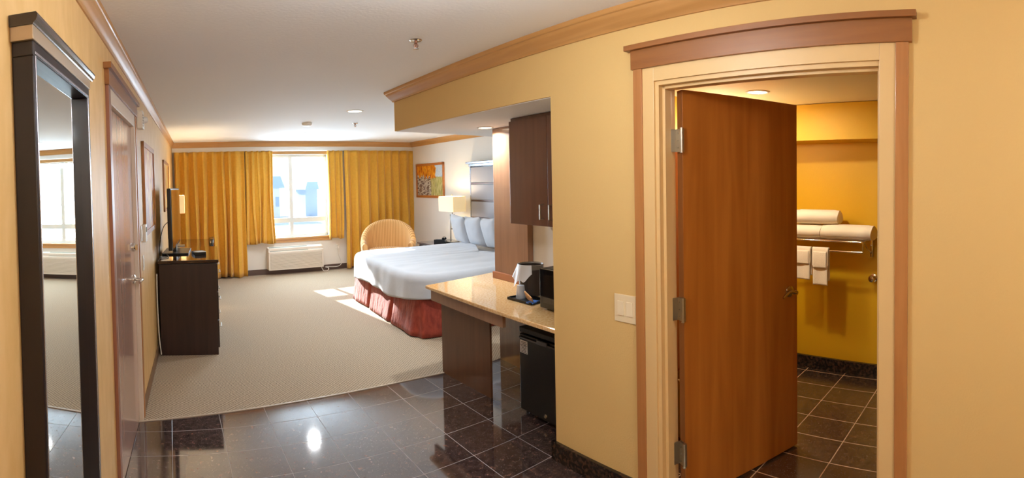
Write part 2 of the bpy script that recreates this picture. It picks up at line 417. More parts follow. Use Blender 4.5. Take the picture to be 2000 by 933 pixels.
# ------------------------------------------------------------------ bathroom door
# wooden casing
w = MB(); w.box(-.02, 0, 1.485, 1.535, 0, 2.13, bev=.002)
struct(w.build('trim_6', m_case, M=FR))
w = MB(); w.box(-.02, 0, .275, .325, 0, 2.13, bev=.002)
struct(w.build('trim_7', m_case, M=FR))
w = MB(); w.box(-.026, 0, .262, 1.545, 2.125, 2.215, bev=.002); w.box(-.045, 0, .245, 1.572, 2.215, 2.24, bev=.002)
struct(w.build('trim_8', m_caseh, M=FR))
# painted steel frame: face, return, stop
w = MB()
w.box(-.012, .015, 1.42, 1.486, 0, 2.126, bev=.003); w.box(-.012, .015, .324, .39, 0, 2.126, bev=.003); w.box(-.0119, .015, .39, 1.42, 2.06, 2.126)
w.box(0, .14, 1.40, 1.426, 0, 2.07); w.box(0, .14, .384, .394, 0, 2.07); w.box(0, .14, .394, 1.40, 2.04, 2.07)
w.box(.03, .085, 1.385, 1.405, 0, 2.045, bev=.002); w.box(.03, .085, .392, .402, 0, 2.045, bev=.002); w.box(.03, .085, .40, 1.40, 2.025, 2.045, bev=.002)
struct(w.build('trim_9', m_jamb, M=FR))
# leaf, swung into the bathroom
hx = wp(FR, .105, 1.336)
ang = math.atan2(1.045 - hx.y, 2.735 - hx.x)
LW = math.hypot(1.045 - hx.y, 2.735 - hx.x)
FLf = T(hx.x, hx.y, 0, ang)          # x along the leaf, -y = the face seen
leaf = MB().box(0.0, LW, .0, .045, .01, 2.028, bev=.0015).build('door_1', m_door, M=FLf)
struct(leaf, 'open orange-brown wooden bathroom door')
MB().box(-.0015, .0, .002, .043, .012, 2.026).build('door_edge', m_dooredge, leaf)
for z in (1.785, .965, .25):
    h = MB(); h.lathe([(.0075, z - .055), (.0075, z + .055)], c=(-.012, -.008, 0), seg=12)
    h.lathe([(.009, z - .06), (.009, z - .055)], c=(-.012, -.008, 0), seg=12); h.lathe([(.009, z + .055), (.009, z + .06)], c=(-.012, -.008, 0), seg=12)
    h.box(-.004, -.0015, -.006, .042, z - .055, z + .055)
    h.box(-.012, .0, -.0125, -.009, z - .055, z + .055); h.box(-.014, -.010, -.01, .038, z - .055, z + .055); h.box(-.05, -.012, .034, .038, z - .055, z + .055)
    for dz in (-.035, 0, .035): h.lathe([(.004, 0), (.004, .0015)], c=(-.0165, .015, z + dz), axis='y', seg=8)
    h.build('hinge', m_steel, leaf, smooth=True)
def lever(parent, x, z, sgn=-1, length=.105, m=m_brass, y0=0, side=-1):
    """lever handle on face y0, sgn = outward direction along y, side = direction of the lever along x"""
    b = MB(); b.lathe([(.033, 0), (.033, sgn * .004), (.026, sgn * .010), (.014, sgn * .014)], c=(x, y0, z), axis='y', seg=24)
    b.lathe([(.011, 0), (.010, sgn * .045), (.013, sgn * .058)], c=(x, y0, z), axis='y', seg=16)
    pts = [(x, y0 + sgn * .05, z)] + [(x + side * length * t, y0 + sgn * (.052 - .008 * math.sin(t * PI)), z + .012 * math.sin(t * PI * 1.3) - .004 * t) for t in (.15, .3, .5, .7, .85, 1)]
    b.tube(pts, .009, seg=12, rr=[.012, .011, .010, .0095, .009, .0085, .006])
    return b.build('door_handle', m, parent, smooth=True)
lever(leaf, LW - .065, .94, -1)
lever(leaf, LW - .065, .94, 1, y0=.045)
w = MB(); w.box(LW - .0005, LW + .0015, .012, .033, .91, .97)
w.build('latch_plate', m_brass, leaf)
# strike plate in the jamb
# ------------------------------------------------------------------ connecting door, left wall
w = MB(); w.box(0, .018, DY0 - .085, DY0 - .03, 0, 2.13, bev=.002)
struct(w.build('trim_10', wood('dark_casing', (128, 80, 60), (146, 94, 72), 'z'), M=FL))
w = MB(); w.box(0, .018, DY1 + .03, DY1 + .075, 0, 2.13, bev=.002)
struct(w.build('trim_11', m_case, M=FL))
w = MB(); w.box(0, .024, DY0 - .095, DY1 + .085, 2.13, 2.205, bev=.002); w.box(0, .04, DY0 - .12, DY1 + .11, 2.205, 2.235, bev=.002)
struct(w.build('trim_12', m_caseh, M=FL))
w = MB(); w.box(-.02, .012, DY0 - .03, DY0 + .012, 0, 2.13, bev=.002); w.box(-.02, .012, DY1 - .012, DY1 + .03, 0, 2.13, bev=.002); w.box(-.02, .012, DY0 - .03, DY1 + .03, 2.05, 2.13, bev=.002)
w.box(-.15, -.02, DY0 - .005, DY0 + .005, 0, 2.06); w.box(-.15, -.02, DY1 - .005, DY1 + .005, 0, 2.06); w.box(-.15, -.02, DY0, DY1, 2.05, 2.06)
struct(w.build('trim_13', mat('pale_frame_paint', (224, 208, 190), rough=.35), M=FL))
leaf2 = MB().box(-.060, -.015, DY0 + .014, DY1 - .014, .008, 2.046, bev=.001).build('door_2', m_door2, M=FL)
struct(leaf2, 'closed wooden connecting door in the left wall')
for z in (1.80, 1.03, .25):
    h = MB(); h.lathe([(.008, z - .05), (.008, z + .05)], c=(-.004, DY0 + .016, 0), seg=12)
    h.lathe([(.010, z - .056), (.010, z - .05)], c=(-.004, DY0 + .016, 0), seg=12); h.lathe([(.010, z + .05), (.010, z + .056)], c=(-.004, DY0 + .016, 0), seg=12)
    h.box(-.016, -.012, DY0 + .016, DY0 + .05, z - .05, z + .05)
    h.build('hinge', m_brass, leaf2, smooth=True)
b = MB(); hy = DY1 - .085
b.lathe([(.033, -.015), (.033, -.010), (.026, -.004), (.014, 0)], c=(0, hy, 1.0), axis='x', seg=24)
b.lathe([(.011, -.01), (.010, .035), (.013, .048)], c=(0, hy, 1.0), axis='x', seg=16)
b.tube([(.042, hy, 1.0), (.045, hy - .02, 1.003), (.045, hy - .05, 1.006), (.042, hy - .08, 1.003), (.038, hy - .105, .998)], .009, seg=12)
b.build('door_handle', m_chrome, leaf2, smooth=True)
b = MB(); b.lathe([(.03, -.015), (.03, -.006), (.022, 0), (.02, .004)], c=(0, hy, 1.22), axis='x', seg=24); b.box(.0, .018, hy - .004, hy + .004, 1.20, 1.24)
b.build('deadbolt', m_chrome, leaf2, smooth=True)

# ------------------------------------------------------------------ wall mirror
t = thing('wall_mirror', 'tall framed mirror with dark glossy frame and moulded top on the left wall', 'mirror', FL)
MY0, MY1, MZ0, MZ1 = 1.166, 1.737, .35, 1.94
m_mframe = mat('dark_lacquer_frame', (24, 13, 19), rough=.4, coat=.15, bump=.05)
b = MB()
b.box(.001, .057, MY0 - .018, MY0, MZ0, MZ1, bev=.003); b.box(.001, .057, MY1, MY1 + .036, MZ0, MZ1, bev=.003)
b.box(.001, .057, MY0 - .018, MY1 + .036, MZ0 - .05, MZ0, bev=.003); b.box(.001, .057, MY0 - .018, MY1 + .036, MZ1, MZ1 + .036, bev=.003)
b.build('frame', m_mframe, t)
MB().box(.003, .028, MY0, MY1, MZ0, MZ1).build('mirror_glass', m_mirror, t)
b = MB(); b.box(.001, .061, MY0 - .027, MY1 + .041, MZ1 + .036, MZ1 + .072, bev=.002)
b.build('frieze', mat('frieze_silver', (186, 166, 140), rough=.3, metal=.5), t)
b = MB()
capp = [(0, .072), (.062, .072), (.064, .075), (.070, .080), (.074, .090), (.074, .096), (.071, .100), (0, .100)]
V = [[b.bm.verts.new((x, y, MZ1 + z)) for x, z in capp] for y in (MY0 - .030, MY1 + .072)]
for j in range(len(capp)): b.bm.faces.new((V[0][j], V[0][(j + 1) % len(capp)], V[1][(j + 1) % len(capp)], V[1][j]))
b.bm.faces.new(V[0]); b.bm.faces.new(V[1][::-1])
b.build('cap_moulding', mat('cap_lacquer', (40, 30, 34), rough=.2, coat=.8), t)
b = MB(); b.box(.057, .060, MY0 - .009, MY0 - .003, MZ0, MZ1, bev=.001); b.box(.057, .060, MY1 + .003, MY1 + .010, MZ0, MZ1, bev=.001); b.box(.057, .060, MY0 - .010, MY1 + .010, MZ1 + .003, MZ1 + .010, bev=.001)  # bright metal strips stand in for the window's reflection on the dark frame
b.build('frame_glint', mat('glint_silver', (190, 190, 204), rough=.25, metal=.9), t)

# ------------------------------------------------------------------ devices and pictures on the left wall
t = thing('strobe_alarm', 'white fire alarm strobe box above the connecting door', 'alarm', FL @ T(0, 3.72, 2.15))
b = MB(); b.box(.001, .045, -.035, .085, -.08, .055, bev=.006); b.build('housing', m_plastic, t)
b = MB(); b.lathe([(.026, 0), (.024, .02), (.012, .032)], c=(.045, .045, -.01), axis='x', seg=16); b.build('lens', mat('strobe_lens', (240, 240, 240), rough=.1), t, smooth=True)
b = MB()
for i in range(5): b.box(.045, .047, -.028, .012, -.065 + i * .02, -.057 + i * .02)
b.build('speaker_grille', mat('grille_grey', (150, 146, 138)), t)

def art_mat(name, cols, nscale, seed, scale=(1, 1, 1)):
    m = bpy.data.materials.new(name); m.use_nodes = True
    n = m.node_tree.nodes; L = m.node_tree.links; p = n['Principled BSDF']
    t_ = n.new('ShaderNodeTexCoord'); mp = n.new('ShaderNodeMapping'); mp.inputs['Location'].default_value = (seed, seed * 2, 0); mp.inputs['Scale'].default_value = scale
    no = n.new('ShaderNodeTexNoise'); no.inputs['Scale'].default_value = nscale; no.inputs['Detail'].default_value = 5; no.inputs['Distortion'].default_value = 1.2
    L.new(t_.outputs['Object'], mp.inputs[0]); L.new(mp.outputs[0], no.inputs['Vector'])
    r = n.new('ShaderNodeValToRGB'); e = r.color_ramp.elements
    while len(e) < len(cols): e.new(.5)
    for i, c in enumerate(cols): e[i].position = .28 + .45 * i / (len(cols) - 1); e[i].color = lin(c)
    L.new(no.outputs['Fac'], r.inputs[0]); L.new(r.outputs[0], p.inputs['Base Color']); p.inputs['Roughness'].default_value = .35; p.inputs['Coat Weight'].default_value = .15
    p.inputs['Coat Roughness'].default_value = .03
    return m
def picture(name, label, M, W, H, fw, mframe, art):
    """hangs in plane x=0 of M, faces +x, width along y, centred"""
    t = thing(name, label, 'picture', M)
    b = MB()
    b.box(.001, .022, -W / 2, -W / 2 + fw, -H / 2, H / 2, bev=.002); b.box(.001, .022, W / 2 - fw, W / 2, -H / 2, H / 2, bev=.002)
    b.box(.001, .022, -W / 2, W / 2, -H / 2, -H / 2 + fw, bev=.002); b.box(.001, .022, -W / 2, W / 2, H / 2 - fw, H / 2, bev=.002)
    b.build('frame', mframe, t)
    for nm, m, (y0, y1, z0, z1), d in art:
        MB().box(.004, .010 + d, -W / 2 + fw + y0 * (W - 2 * fw), -W / 2 + fw + y1 * (W - 2 * fw), -H / 2 + fw + z0 * (H - 2 * fw), -H / 2 + fw + z1 * (H - 2 * fw)).build(nm, m, t)
    return t
m_pframe = wood('picture_frame_wood', (176, 104, 46), (196, 122, 58), 'y')
picture('framed_picture', 'long autumn picture nearest the connecting door on the left wall', FL @ T(0, 4.40, 1.62), .92, .76, .04, m_case,
        [('print', art_mat('autumn_print', [(120, 60, 26), (206, 128, 40), (232, 186, 80), (190, 196, 200)], 4, 1.3), (0, 1, 0, 1), 0)])
picture('framed_picture', 'smaller gold-toned picture near the window corner of the left wall', FL @ T(0, 6.8, 1.66), 1.05, .66, .035, m_case,
        [('print', art_mat('gold_print', [(160, 96, 30), (222, 160, 50), (240, 200, 96), (220, 214, 190)], 3, 4.1), (0, 1, 0, 1), 0)])
t = thing('thermostat', 'white thermostat box beside the autumn picture on the left wall', 'thermostat', FL @ T(0, 3.86, 1.28))
MB().box(.001, .028, -.045, .06, -.075, .06, bev=.004).build('housing', m_plastic, t)
MB().box(.028, .030, -.03, .04, .0, .04).build('display', mat('lcd_grey', (150, 160, 140), rough=.2), t)
for k, (yy, zz, lb) in enumerate(((3.73, 1.28, 'white light switch plate above the connecting door handle, left wall'), (3.80, 1.05, 'lower pale switch plate beside the connecting door handle'))):
    t = thing('light_switch', lb, 'light switch', FL @ T(0, yy, zz))
    MB().box(.001, .007, -.036, .036, -.058, .058, bev=.002).build('plate', m_plastic, t)
    MB().box(.007, .011, -.016, .016, -.033, .033, bev=.001).build('rocker', mat('rocker_white', (240, 238, 232), rough=.3), t)

# ------------------------------------------------------------------ switch on the right wall
t = thing('light_switch', 'double rocker switch plate beside the bathroom door casing', 'light switch', FR @ T(0, 1.612, .955))
MB().box(-.007, -.001, -.066, .068, -.07, .07, bev=.003).build('plate', mat('ivory_plate', (238, 220, 184), rough=.35), t)
for y in (-.03, .026): MB().box(-.011, -.007, y - .02, y + .02, -.036, .036, bev=.0015).build('rocker', mat('ivory_rocker', (244, 228, 196), rough=.3), t)

# ------------------------------------------------------------------ window
fr = MB(); FZ = .055
m_wframe = mat('window_frame_white', (222, 224, 222), rough=.35)
fr.box(WX0, WX0 + FZ, .06, .12, WZ0, WZ1, bev=.004); fr.box(WX1 - FZ, WX1, .06, .12, WZ0, WZ1, bev=.004)
fr.box(WX0, WX1, .06, .12, WZ0, WZ0 + .05, bev=.004); fr.box(WX0, WX1, .06, .12, WZ1 - .05, WZ1, bev=.004)
MX = 2.175
fr.box(MX - .035, MX + .035, .055, .125, WZ0, WZ1, bev=.004)
fr.box(WX0, WX1, .055, .125, .93, 1.02, bev=.004)
win = struct(fr.build('window_1', m_wframe, M=FB))
for x0, x1, z0, z1 in ((WX0 + .05, MX - .03, 1.015, WZ1 - .045), (MX + .03, WX1 - .05, 1.015, WZ1 - .045), (WX0 + .05, MX - .03, WZ0 + .045, .935), (MX + .03, WX1 - .05, WZ0 + .045, .935)):
    MB().box(x0, x1, .088, .092, z0, z1).build('window_pane', m_glass, win)
b = MB(); b.box(WX0 - .06, WX1 + .06, -.035, .06, WZ0 - .035, WZ0, bev=.004); b.box(WX0 - .05, WX1 + .05, -.018, 0, WZ0 - .09, WZ0 - .035, bev=.003)
struct(b.build('trim_14', m_crownx, M=FB))
b = MB(); b.box(WX0 - .06, WX0, -.018, 0, WZ0, 2.27, bev=.003); b.box(WX1, WX1 + .06, -.018, 0, WZ0, 2.27, bev=.003); b.box(WX0 - .06, WX1 + .06, -.02, 0, 2.2, 2.27, bev=.003)
struct(b.build('trim_15', m_crownx, M=FB))

# ------------------------------------------------------------------ curtains
def curtain(label, x0, x1, zb, zt, yc, folds, amp, seed, flare=0, group=None, sidepull=0):
    rnd = random.Random(seed)
    ph = [0]; 
    for i in range(folds): ph.append(ph[-1] + rnd.uniform(.7, 1.35))
    tot = ph[-1]; am = [rnd.uniform(.55, 1.2) for _ in range(folds + 1)]
    n = folds * 14
    def fn(u, v):
        s = u * tot; k = 0
        while k < folds - 1 and ph[k + 1] < s: k += 1
        f = (s - ph[k]) / (ph[k + 1] - ph[k]); a = am[k] * (1 - f) + am[k + 1] * f
        low = 1 - v
        wob = math.sin(3.1 * low + seed + k * 1.7) * .012 * low
        z = zb + (zt - zb) * v + (.012 * math.sin(s * 2 + seed) if v < .001 else 0)
        y = yc - amp * a * (.55 + .55 * low) * math.sin(2 * PI * f) * (1 if v < .98 else .8) + wob
        xx = x0 + (x1 - x0) * u + wob * 1.5 + amp * .12 * math.sin(4 * PI * f + .6) * (.4 + low) + .015 * math.sin(5 * low + k * 2.3) * low + flare * low * (u - .5) + sidepull * low ** 2
        return (xx, y, z)
    b = MB(); b.grid(fn, n + 1, 26)
    o = b.build('curtain', m_curtain, M=FB, smooth=True, angle=180)
    solid(o, .003)
    return tag(o, label, 'curtain', group)
curtain('floor-length gold curtain at the left corner behind the television', .02, 1.27, .02, 2.26, -.055 - .085, 8, .078, 3)
curtain('short gold curtain covering the left edge of the window, ending at the sill', 1.285, 1.80, .585, 2.262, -.075 - .03, 5, .042, 9)
curtain('short narrow gold curtain at the right edge of the window', 2.85, 3.165, .60, 2.262, -.075 - .03, 3, .034, 5)
curtain('floor-length gold curtain behind the striped armchair', 3.18, 4.68, .02, 2.262, -.055 - .085, 8, .074, 12)
# curtain track behind the valance
t = tag(MB().box(.02, 4.70, -.14, -.115 + .02, 2.262, 2.275).build('curtain_track', m_plastic, M=FB), 'white curtain track tucked behind the valance above the window', 'curtain track')

# ------------------------------------------------------------------ wall air-conditioner
t = thing('air_conditioner', 'white wall air-conditioning unit with louvred front below the window', 'air conditioner', FB @ T(1.66, 0, 0))
AW, AD = 1.045, .17
b = MB(); b.box(0, AW, -AD + .02, -.001, .095, .49, bev=.01); b.build('cabinet', mat('ac_plastic', (232, 222, 208), rough=.45), t)
b = MB()
for i in range(13): 
    z = .115 + i * .0215; b.box(.03, AW - .03, -AD - .004, -AD + .022, z, z + .013, bev=.002)
b.box(0, .03, -AD, -AD + .022, .10, .42, bev=.003); b.box(AW - .03, AW, -AD, -AD + .022, .10, .42, bev=.003); b.box(0, AW, -AD, -AD + .022, .39, .42, bev=.003); b.box(0, AW, -AD, -AD + .022, .095, .115, bev=.003)
b.build('louvred_front', MATS['ac_plastic'], t)
b = MB(); Mt = Matrix.Translation((0, -AD + .005, .42)) @ Matrix.Rotation(math.radians(38), 4, 'X')
b.box(.0, AW, 0, .14, -.004, .006, bev=.002, M=Mt); b.build('sloped_top', MATS['ac_plastic'], t)
b = MB(); b.box(.03, AW * .72, .015, .125, .006, .010, M=Mt)
for i in range(26): b.box(.04 + i * .027, .044 + i * .027, .015, .125, .010, .014, M=Mt)
b.build('air_grille', mat('ac_grille_grey', (150, 156, 144), rough=.6), t)
b = MB(); b.box(AW * .76, AW - .03, .02, .12, .006, .010, M=Mt); b.box(AW * .88, AW - .05, .045, .075, .010, .012, M=Mt); b.build('control_panel', mat('ac_panel', (206, 214, 214), rough=.4), t)
b = MB()
cp = [(AW - .02, -.08, .11), (AW - .015, -.12, .05), (AW + .01, -.16, .012), (AW + .08, -.15, .012), (AW + .12, -.10, .05), (AW + .07, -.06, .065), (AW + .10, -.05, .07), (AW + .2, -.05, .06), (AW + .33, -.05, .06), (AW + .40, -.045, .10), (AW + .40, -.035, .16), (AW + .36, -.03, .26), (AW + .345, -.03, .36), (AW + .345, -.03, .415)]
def smooth_path(P, k=5):
    P = [Vector(p) for p in P]; out = []
    for i in range(len(P) - 1):
        a = P[max(i - 1, 0)]; b_ = P[i]; c = P[i + 1]; d = P[min(i + 2, len(P) - 1)]
        for j in range(k):
            t_ = j / k
            out.append(.5 * ((2 * b_) + (c - a) * t_ + (2 * a - 5 * b_ + 4 * c - d) * t_ ** 2 + (3 * b_ - a - 3 * c + d) * t_ ** 3))
    out.append(P[-1]); return out
b.tube(smooth_path(cp), .006, seg=8); b.box(AW + .325, AW + .365, -.045, -.012, .40, .46, bev=.004)
b.build('power_cord', m_plastic, t, smooth=True)
t = thing('wall_outlet', 'white wall outlet right of the air conditioner', 'outlet', FB @ T(3.05, 0, .44))
MB().box(-.038, .038, -.007, -.001, -.06, .06, bev=.002).build('plate', m_plastic, t)
MB().box(-.017, .017, -.010, -.007, -.044, -.012, bev=.002).build('socket', MATS['rocker_white'], t); MB().box(-.017, .017, -.010, -.007, .012, .044, bev=.002).build('socket', MATS['rocker_white'], t)

# ------------------------------------------------------------------ dresser, television, desk
t = thing('dresser', 'dark espresso dresser carrying the television by the left wall', 'dresser', T(-.37, 4.80, 0, -.03))
DW, DL, DH = .565, 1.12, .92
b = MB(); b.box(.0, DW - .02, .02, DL, .0, DH - .035, bev=.002); b.build('cabinet', m_dark, t)
b = MB(); b.box(-.01, DW + .012, -.012, DL + .012, DH - .03, DH, bev=.004); b.build('top', m_espr, t)
b = MB(); b.box(.0, DW - .012, 0, .022, .0, DH - .036, bev=.002); b.build('end_panel', m_dark, t)
for i in range(2):
    for k in range(3):
        y0 = .03 + i * .545; z0 = .06 + k * .275
        d = MB().box(DW - .018, DW + .002, y0, y0 + .53, z0, z0 + .26, bev=.003).build('drawer', m_dark, t)
        MB().tube([(DW + .002, y0 + .2, z0 + .15), (DW + .025, y0 + .2, z0 + .15), (DW + .025, y0 + .33, z0 + .15), (DW + .002, y0 + .33, z0 + .15)], .005, seg=8).build('drawer_handle', m_steel, d)

t = thing('television', 'flat black television seen edge-on, standing on the dresser', 'television', T(-.215, 5.45, .92, -.05))
b = MB(); b.box(-.04, .0, -.5, .5, .075, .70, bev=.008); b.box(-.065, -.04, -.3, .3, .16, .52, bev=.02); b.build('housing', m_black, t)
MB().box(.0, .004, -.485, .485, .10, .685).build('screen', mat('tv_screen', (12, 10, 9), rough=.05, spec=1, coat=1), t)
b = MB(); b.box(-.03, .0, -.49, .49, .075, .1); b.build('speaker_bar', m_gloss, t)
b = MB(); b.box(-.14, .14, -.24, .24, .0, .018, bev=.006); b.box(-.04, .0, -.06, .06, .018, .1, bev=.004); b.build('stand', m_black, t)
b = MB()
b.tube(smooth_path([(-.06, -.1, .35), (-.11, -.25, .30), (-.14, -.38, .15), (-.135, -.45, .03), (-.12, -.5, .008), (-.05, -.42, .008), (-.1, -.2, .008)]), .004, seg=8)
b.build('cable', m_black, t, smooth=True)
t = thing('cable_box', 'small silver and black box with papers in front of the television', 'set-top box', T(.02, 5.22, .92, .2))
b = MB(); b.box(-.06, .06, -.09, .09, .0, .03, bev=.003); b.build('body', m_black, t)
b = MB(); b.box(-.05, .05, -.07, .02, .03, .034, M=Matrix.Rotation(.3, 4, 'Z')); b.build('card', mat('paper_white', (236, 234, 228), rough=.6), t)
b = MB(); b.box(.058, .062, -.08, .08, .006, .024); b.build('front_trim', m_steel, t)
tag(MB().tube(smooth_path([(-.39, 4.77, .80), (-.392, 4.76, .6), (-.39, 4.765, .4), (-.385, 4.77, .2), (-.37, 4.775, .02)]), .006, seg=8).build('power_cable', m_plastic, smooth=True), 'pale power cable hanging between dresser end and left wall', 'cable')

t = thing('desk', 'dark glass-topped desk beyond the dresser by the window', 'desk', T(-.38, 7.2, 0, -.02))
b = MB(); b.box(0, .57, 0, 1.34, .71, .75, bev=.004); b.build('top', m_espr, t)
b = MB(); b.box(.02, .05, .03, 1.31, .35, .71); b.build('modesty_panel', m_dark, t)
for x in (.02, .50):
    for y in (.03, 1.26): MB().box(x, x + .05, y, y + .05, 0, .71, bev=.003).build('leg', m_dark, t)
# desk chair
t = thing('desk_chair', 'black padded desk chair tucked under the desk', 'chair', T(.05, 7.66, 0, .0))
b = MB(); b.box(-.26, .16, -.23, .23, .42, .49, bev=.03); b.build('seat', m_black, t, smooth=True)
b = MB(); 
def cb_(u, v):
    a = (u - .5) * 1.5; h = .50 + v * .345
    wd_ = math.sin(min(1, (1 - v) * 3 + .45) * PI / 2)
    return (.17 + .03 * v - .07 * (1 - math.cos(a)), .25 * math.sin(a) / .68 * wd_, h)
b.grid(cb_, 15, 10); o = b.build('backrest', mat('black_leather', (26, 26, 28), rough=.3, coat=.3), t, smooth=True, angle=180); solid(o, .05)
b = MB(); b.box(.16, .19, -.03, .03, .40, .58); b.build('back_support', m_black, t)
b = MB(); b.tube([(0, 0, .08), (0, 0, .43)], .025); b.build('column', m_steel, t)
for k in range(5):
    a = 2 * PI * k / 5; b = MB(); b.tube([(0, 0, .09), (.23 * math.cos(a), .23 * math.sin(a), .06)], .018); b.lathe([(.025, -.012), (.025, .012)], c=(.23 * math.cos(a), .23 * math.sin(a), .025), axis='x', seg=12); b.build('leg', m_black, t)

# lamps with box shades
def box_lamp(label, M, sx, sy, sh, zsh, base_style, power):
    t = thing('table_lamp', label, 'lamp', M)
    b = MB()
    # hollow shade
    for (x0, x1, y0, y1) in ((-sx, -sx + .004, -sy, sy), (sx - .004, sx, -sy, sy), (-sx, sx, -sy, -sy + .004), (-sx, sx, sy - .004, sy)): b.box(x0, x1, y0, y1, zsh, zsh + sh)
    b.build('lamp_shade', m_shade, t)
    b = MB(); b.lathe([(.011, zsh + sh - .01), (.013, zsh + sh + .03), (.004, zsh + sh + .04)], seg=12); b.build('finial', m_steel, t)
    b = MB(); b.box(-sx, sx, -.003, .003, zsh + sh - .006, zsh + sh - .002); b.box(-.003, .003, -sy, sy, zsh + sh - .006, zsh + sh - .002); b.build('shade_spider', m_steel, t)
    b = MB(); b.box(-.09, .09, -.07, .07, 0, .018, bev=.004); b.build('base', m_steel, t)
    b = MB()
    if base_style:
        b.box(-.045, -.03, -.012, .012, .018, zsh - .05); b.box(.03, .045, -.012, .012, zsh - .3, zsh - .05); b.box(-.045, .045, -.012, .012, zsh - .065, zsh - .05)
        b.box(-.045, .045, -.012, .012, zsh - .3, zsh - .285); b.box(-.008, .008, -.008, .008, zsh - .065, zsh + .03)
        b.lathe([(.014, zsh - .14), (.02, zsh - .12), (.014, zsh - .10)], seg=12)
    else: b.box(-.012, .012, -.012, .012, .018, zsh + .02)
    b.build('pole', m_steel, t)
    b = MB(); b.lathe([(.012, zsh + .02), (.03, zsh + .07), (.03, zsh + .10), (.01, zsh + .13)], seg=12, cap=True); b.build('bulb', mat('bulb_glow', (255, 230, 180), emit=(255, 205, 130), estr=8), t, smooth=True)
    l = bpy.data.lights.new('bulb_light', 'POINT'); l.energy = power; l.color = (1, .80, .52); l.shadow_soft_size = .035
    lo = bpy.data.objects.new('bulb_light', l); C.objects.link(lo); lo.parent = t; lo.location = (0, 0, zsh + .16)
    return t
box_lamp('lit table lamp with pale shade on the desk behind the television', T(-.27, 7.55, .75), .11, .13, .27, .50, 0, 26)

# ------------------------------------------------------------------ bedside group
t = thing('nightstand', 'small dark nightstand with telephone between bed and armchair', 'nightstand', T(3.66, 7.12, 0, .05))
b = MB(); b.box(.02, .62, .02, .50, .08, .575, bev=.003); b.build('cabinet', m_dark, t)
b = MB(); b.box(0, .66, 0, .55, .575, .60, bev=.004); b.build('top', mat('nightstand_top', (54, 52, 64), rough=.12, coat=.5), t)
d = MB().box(.004, .02, .04, .48, .36, .56, bev=.003).build('drawer', m_dark, t)
MB().tube([(.004, .2, .46), (-.02, .2, .46), (-.02, .32, .46), (.004, .32, .46)], .005, seg=8).build('drawer_handle', m_steel, d)
for x in (.03, .57):
    for y in (.03, .45): MB().box(x, x + .04, y, y + .04, 0, .08).build('leg', m_dark, t)
box_lamp('lamp with rectangular cream shade on the bedside nightstand', T(4.09, 7.24, .60, .02), .12, .24, .25, .52, 1, 9)
t = thing('telephone', 'black corded telephone on the nightstand beside the bed', 'telephone', T(3.90, 7.32, .60, .9))
b = MB(); b.poly_prism([(-.11, 0), (.11, 0), (.11, .03), (-.11, .065)], -.09, .09, M=Matrix.Rotation(PI / 2, 4, 'X')); b.build('body', m_black, t)
b = MB(); b.box(-.05, .06, -.04, .08, .0, .004, M=Matrix.Translation((0.01, 0, .052)) @ Matrix.Rotation(.16, 4, 'Y')); b.build('keypad', mat('keypad_grey', (150, 154, 160), rough=.4), t)
b = MB(); b.tube([(-.10, -.065, .075), (-.05, -.065, .098), (.05, -.065, .092), (.10, -.065, .06)], .016, seg=10, rr=[.024, .014, .014, .024]); b.build('handset', m_gloss, t, smooth=True)
b = MB(); b.tube([(-.1 + .02 * math.cos(i * .9) * .3 + i * .001, -.1 + .012 * math.sin(i * .9), .012 + .008 * math.cos(i * .9)) for i in range(40)], .003, seg=6); b.build('cord', m_black, t)

# ------------------------------------------------------------------ bed
BX0, BX1, BY0_, BY1_ = 2.20, 4.26, 4.60, 6.72
MBd = T(0, 0)
t = thing('bed', 'large bed with rust-red gathered skirt, headboard end at the right', 'bed', T(2.20, 5.66, 0, 0))
def outline(s, x0, x1, y0, y1, r):
    """closed outline, s in 0..1 starting at x1,y0 going along y0 to x0 then y1 ..."""
    segs = [('l', (x1, y0), (x0 + r, y0)), ('a', (x0 + r, y0 + r), -PI / 2, -PI), ('l', (x0, y0 + r), (x0, y1 - r)), ('a', (x0 + r, y1 - r), PI, PI / 2), ('l', (x0 + r, y1), (x1, y1))]
    Ls = [abs(a[1][0] - a[2][0]) + abs(a[1][1] - a[2][1]) if a[0] == 'l' else r * PI / 2 for a in segs]
    d = s * sum(Ls)
    for a, l in zip(segs, Ls):
        if d <= l + 1e-9:
            f = d / l
            if a[0] == 'l':
                p = Vector(a[1]).lerp(Vector(a[2]), f); dd = (Vector(a[2]) - Vector(a[1])).normalized()
            else:
                an = a[2] + (a[3] - a[2]) * f; p = Vector(a[1]) + Vector((math.cos(an), math.sin(an))) * r; return p, Vector((math.cos(an), math.sin(an)))
            return p, Vector((dd.y, -dd.x)) * (1 if True else 1)
        d -= l
    p = Vector(segs[-1][2]); return p, Vector((0, 1))
ox, oy = 2.20, 5.66
b = MB(); b.box(BX0 + .05 - ox, BX1 - ox, BY0_ + .05 - oy, BY1_ - .05 - oy, .12, .34, bev=.02); b.build('box_spring', m_linen, t)
b = MB(); b.box(BX0 + .05 - ox, BX1 - ox, BY0_ + .05 - oy, BY1_ - .05 - oy, .34, .585, bev=.05); b.build('mattress', m_linen, t, smooth=True)
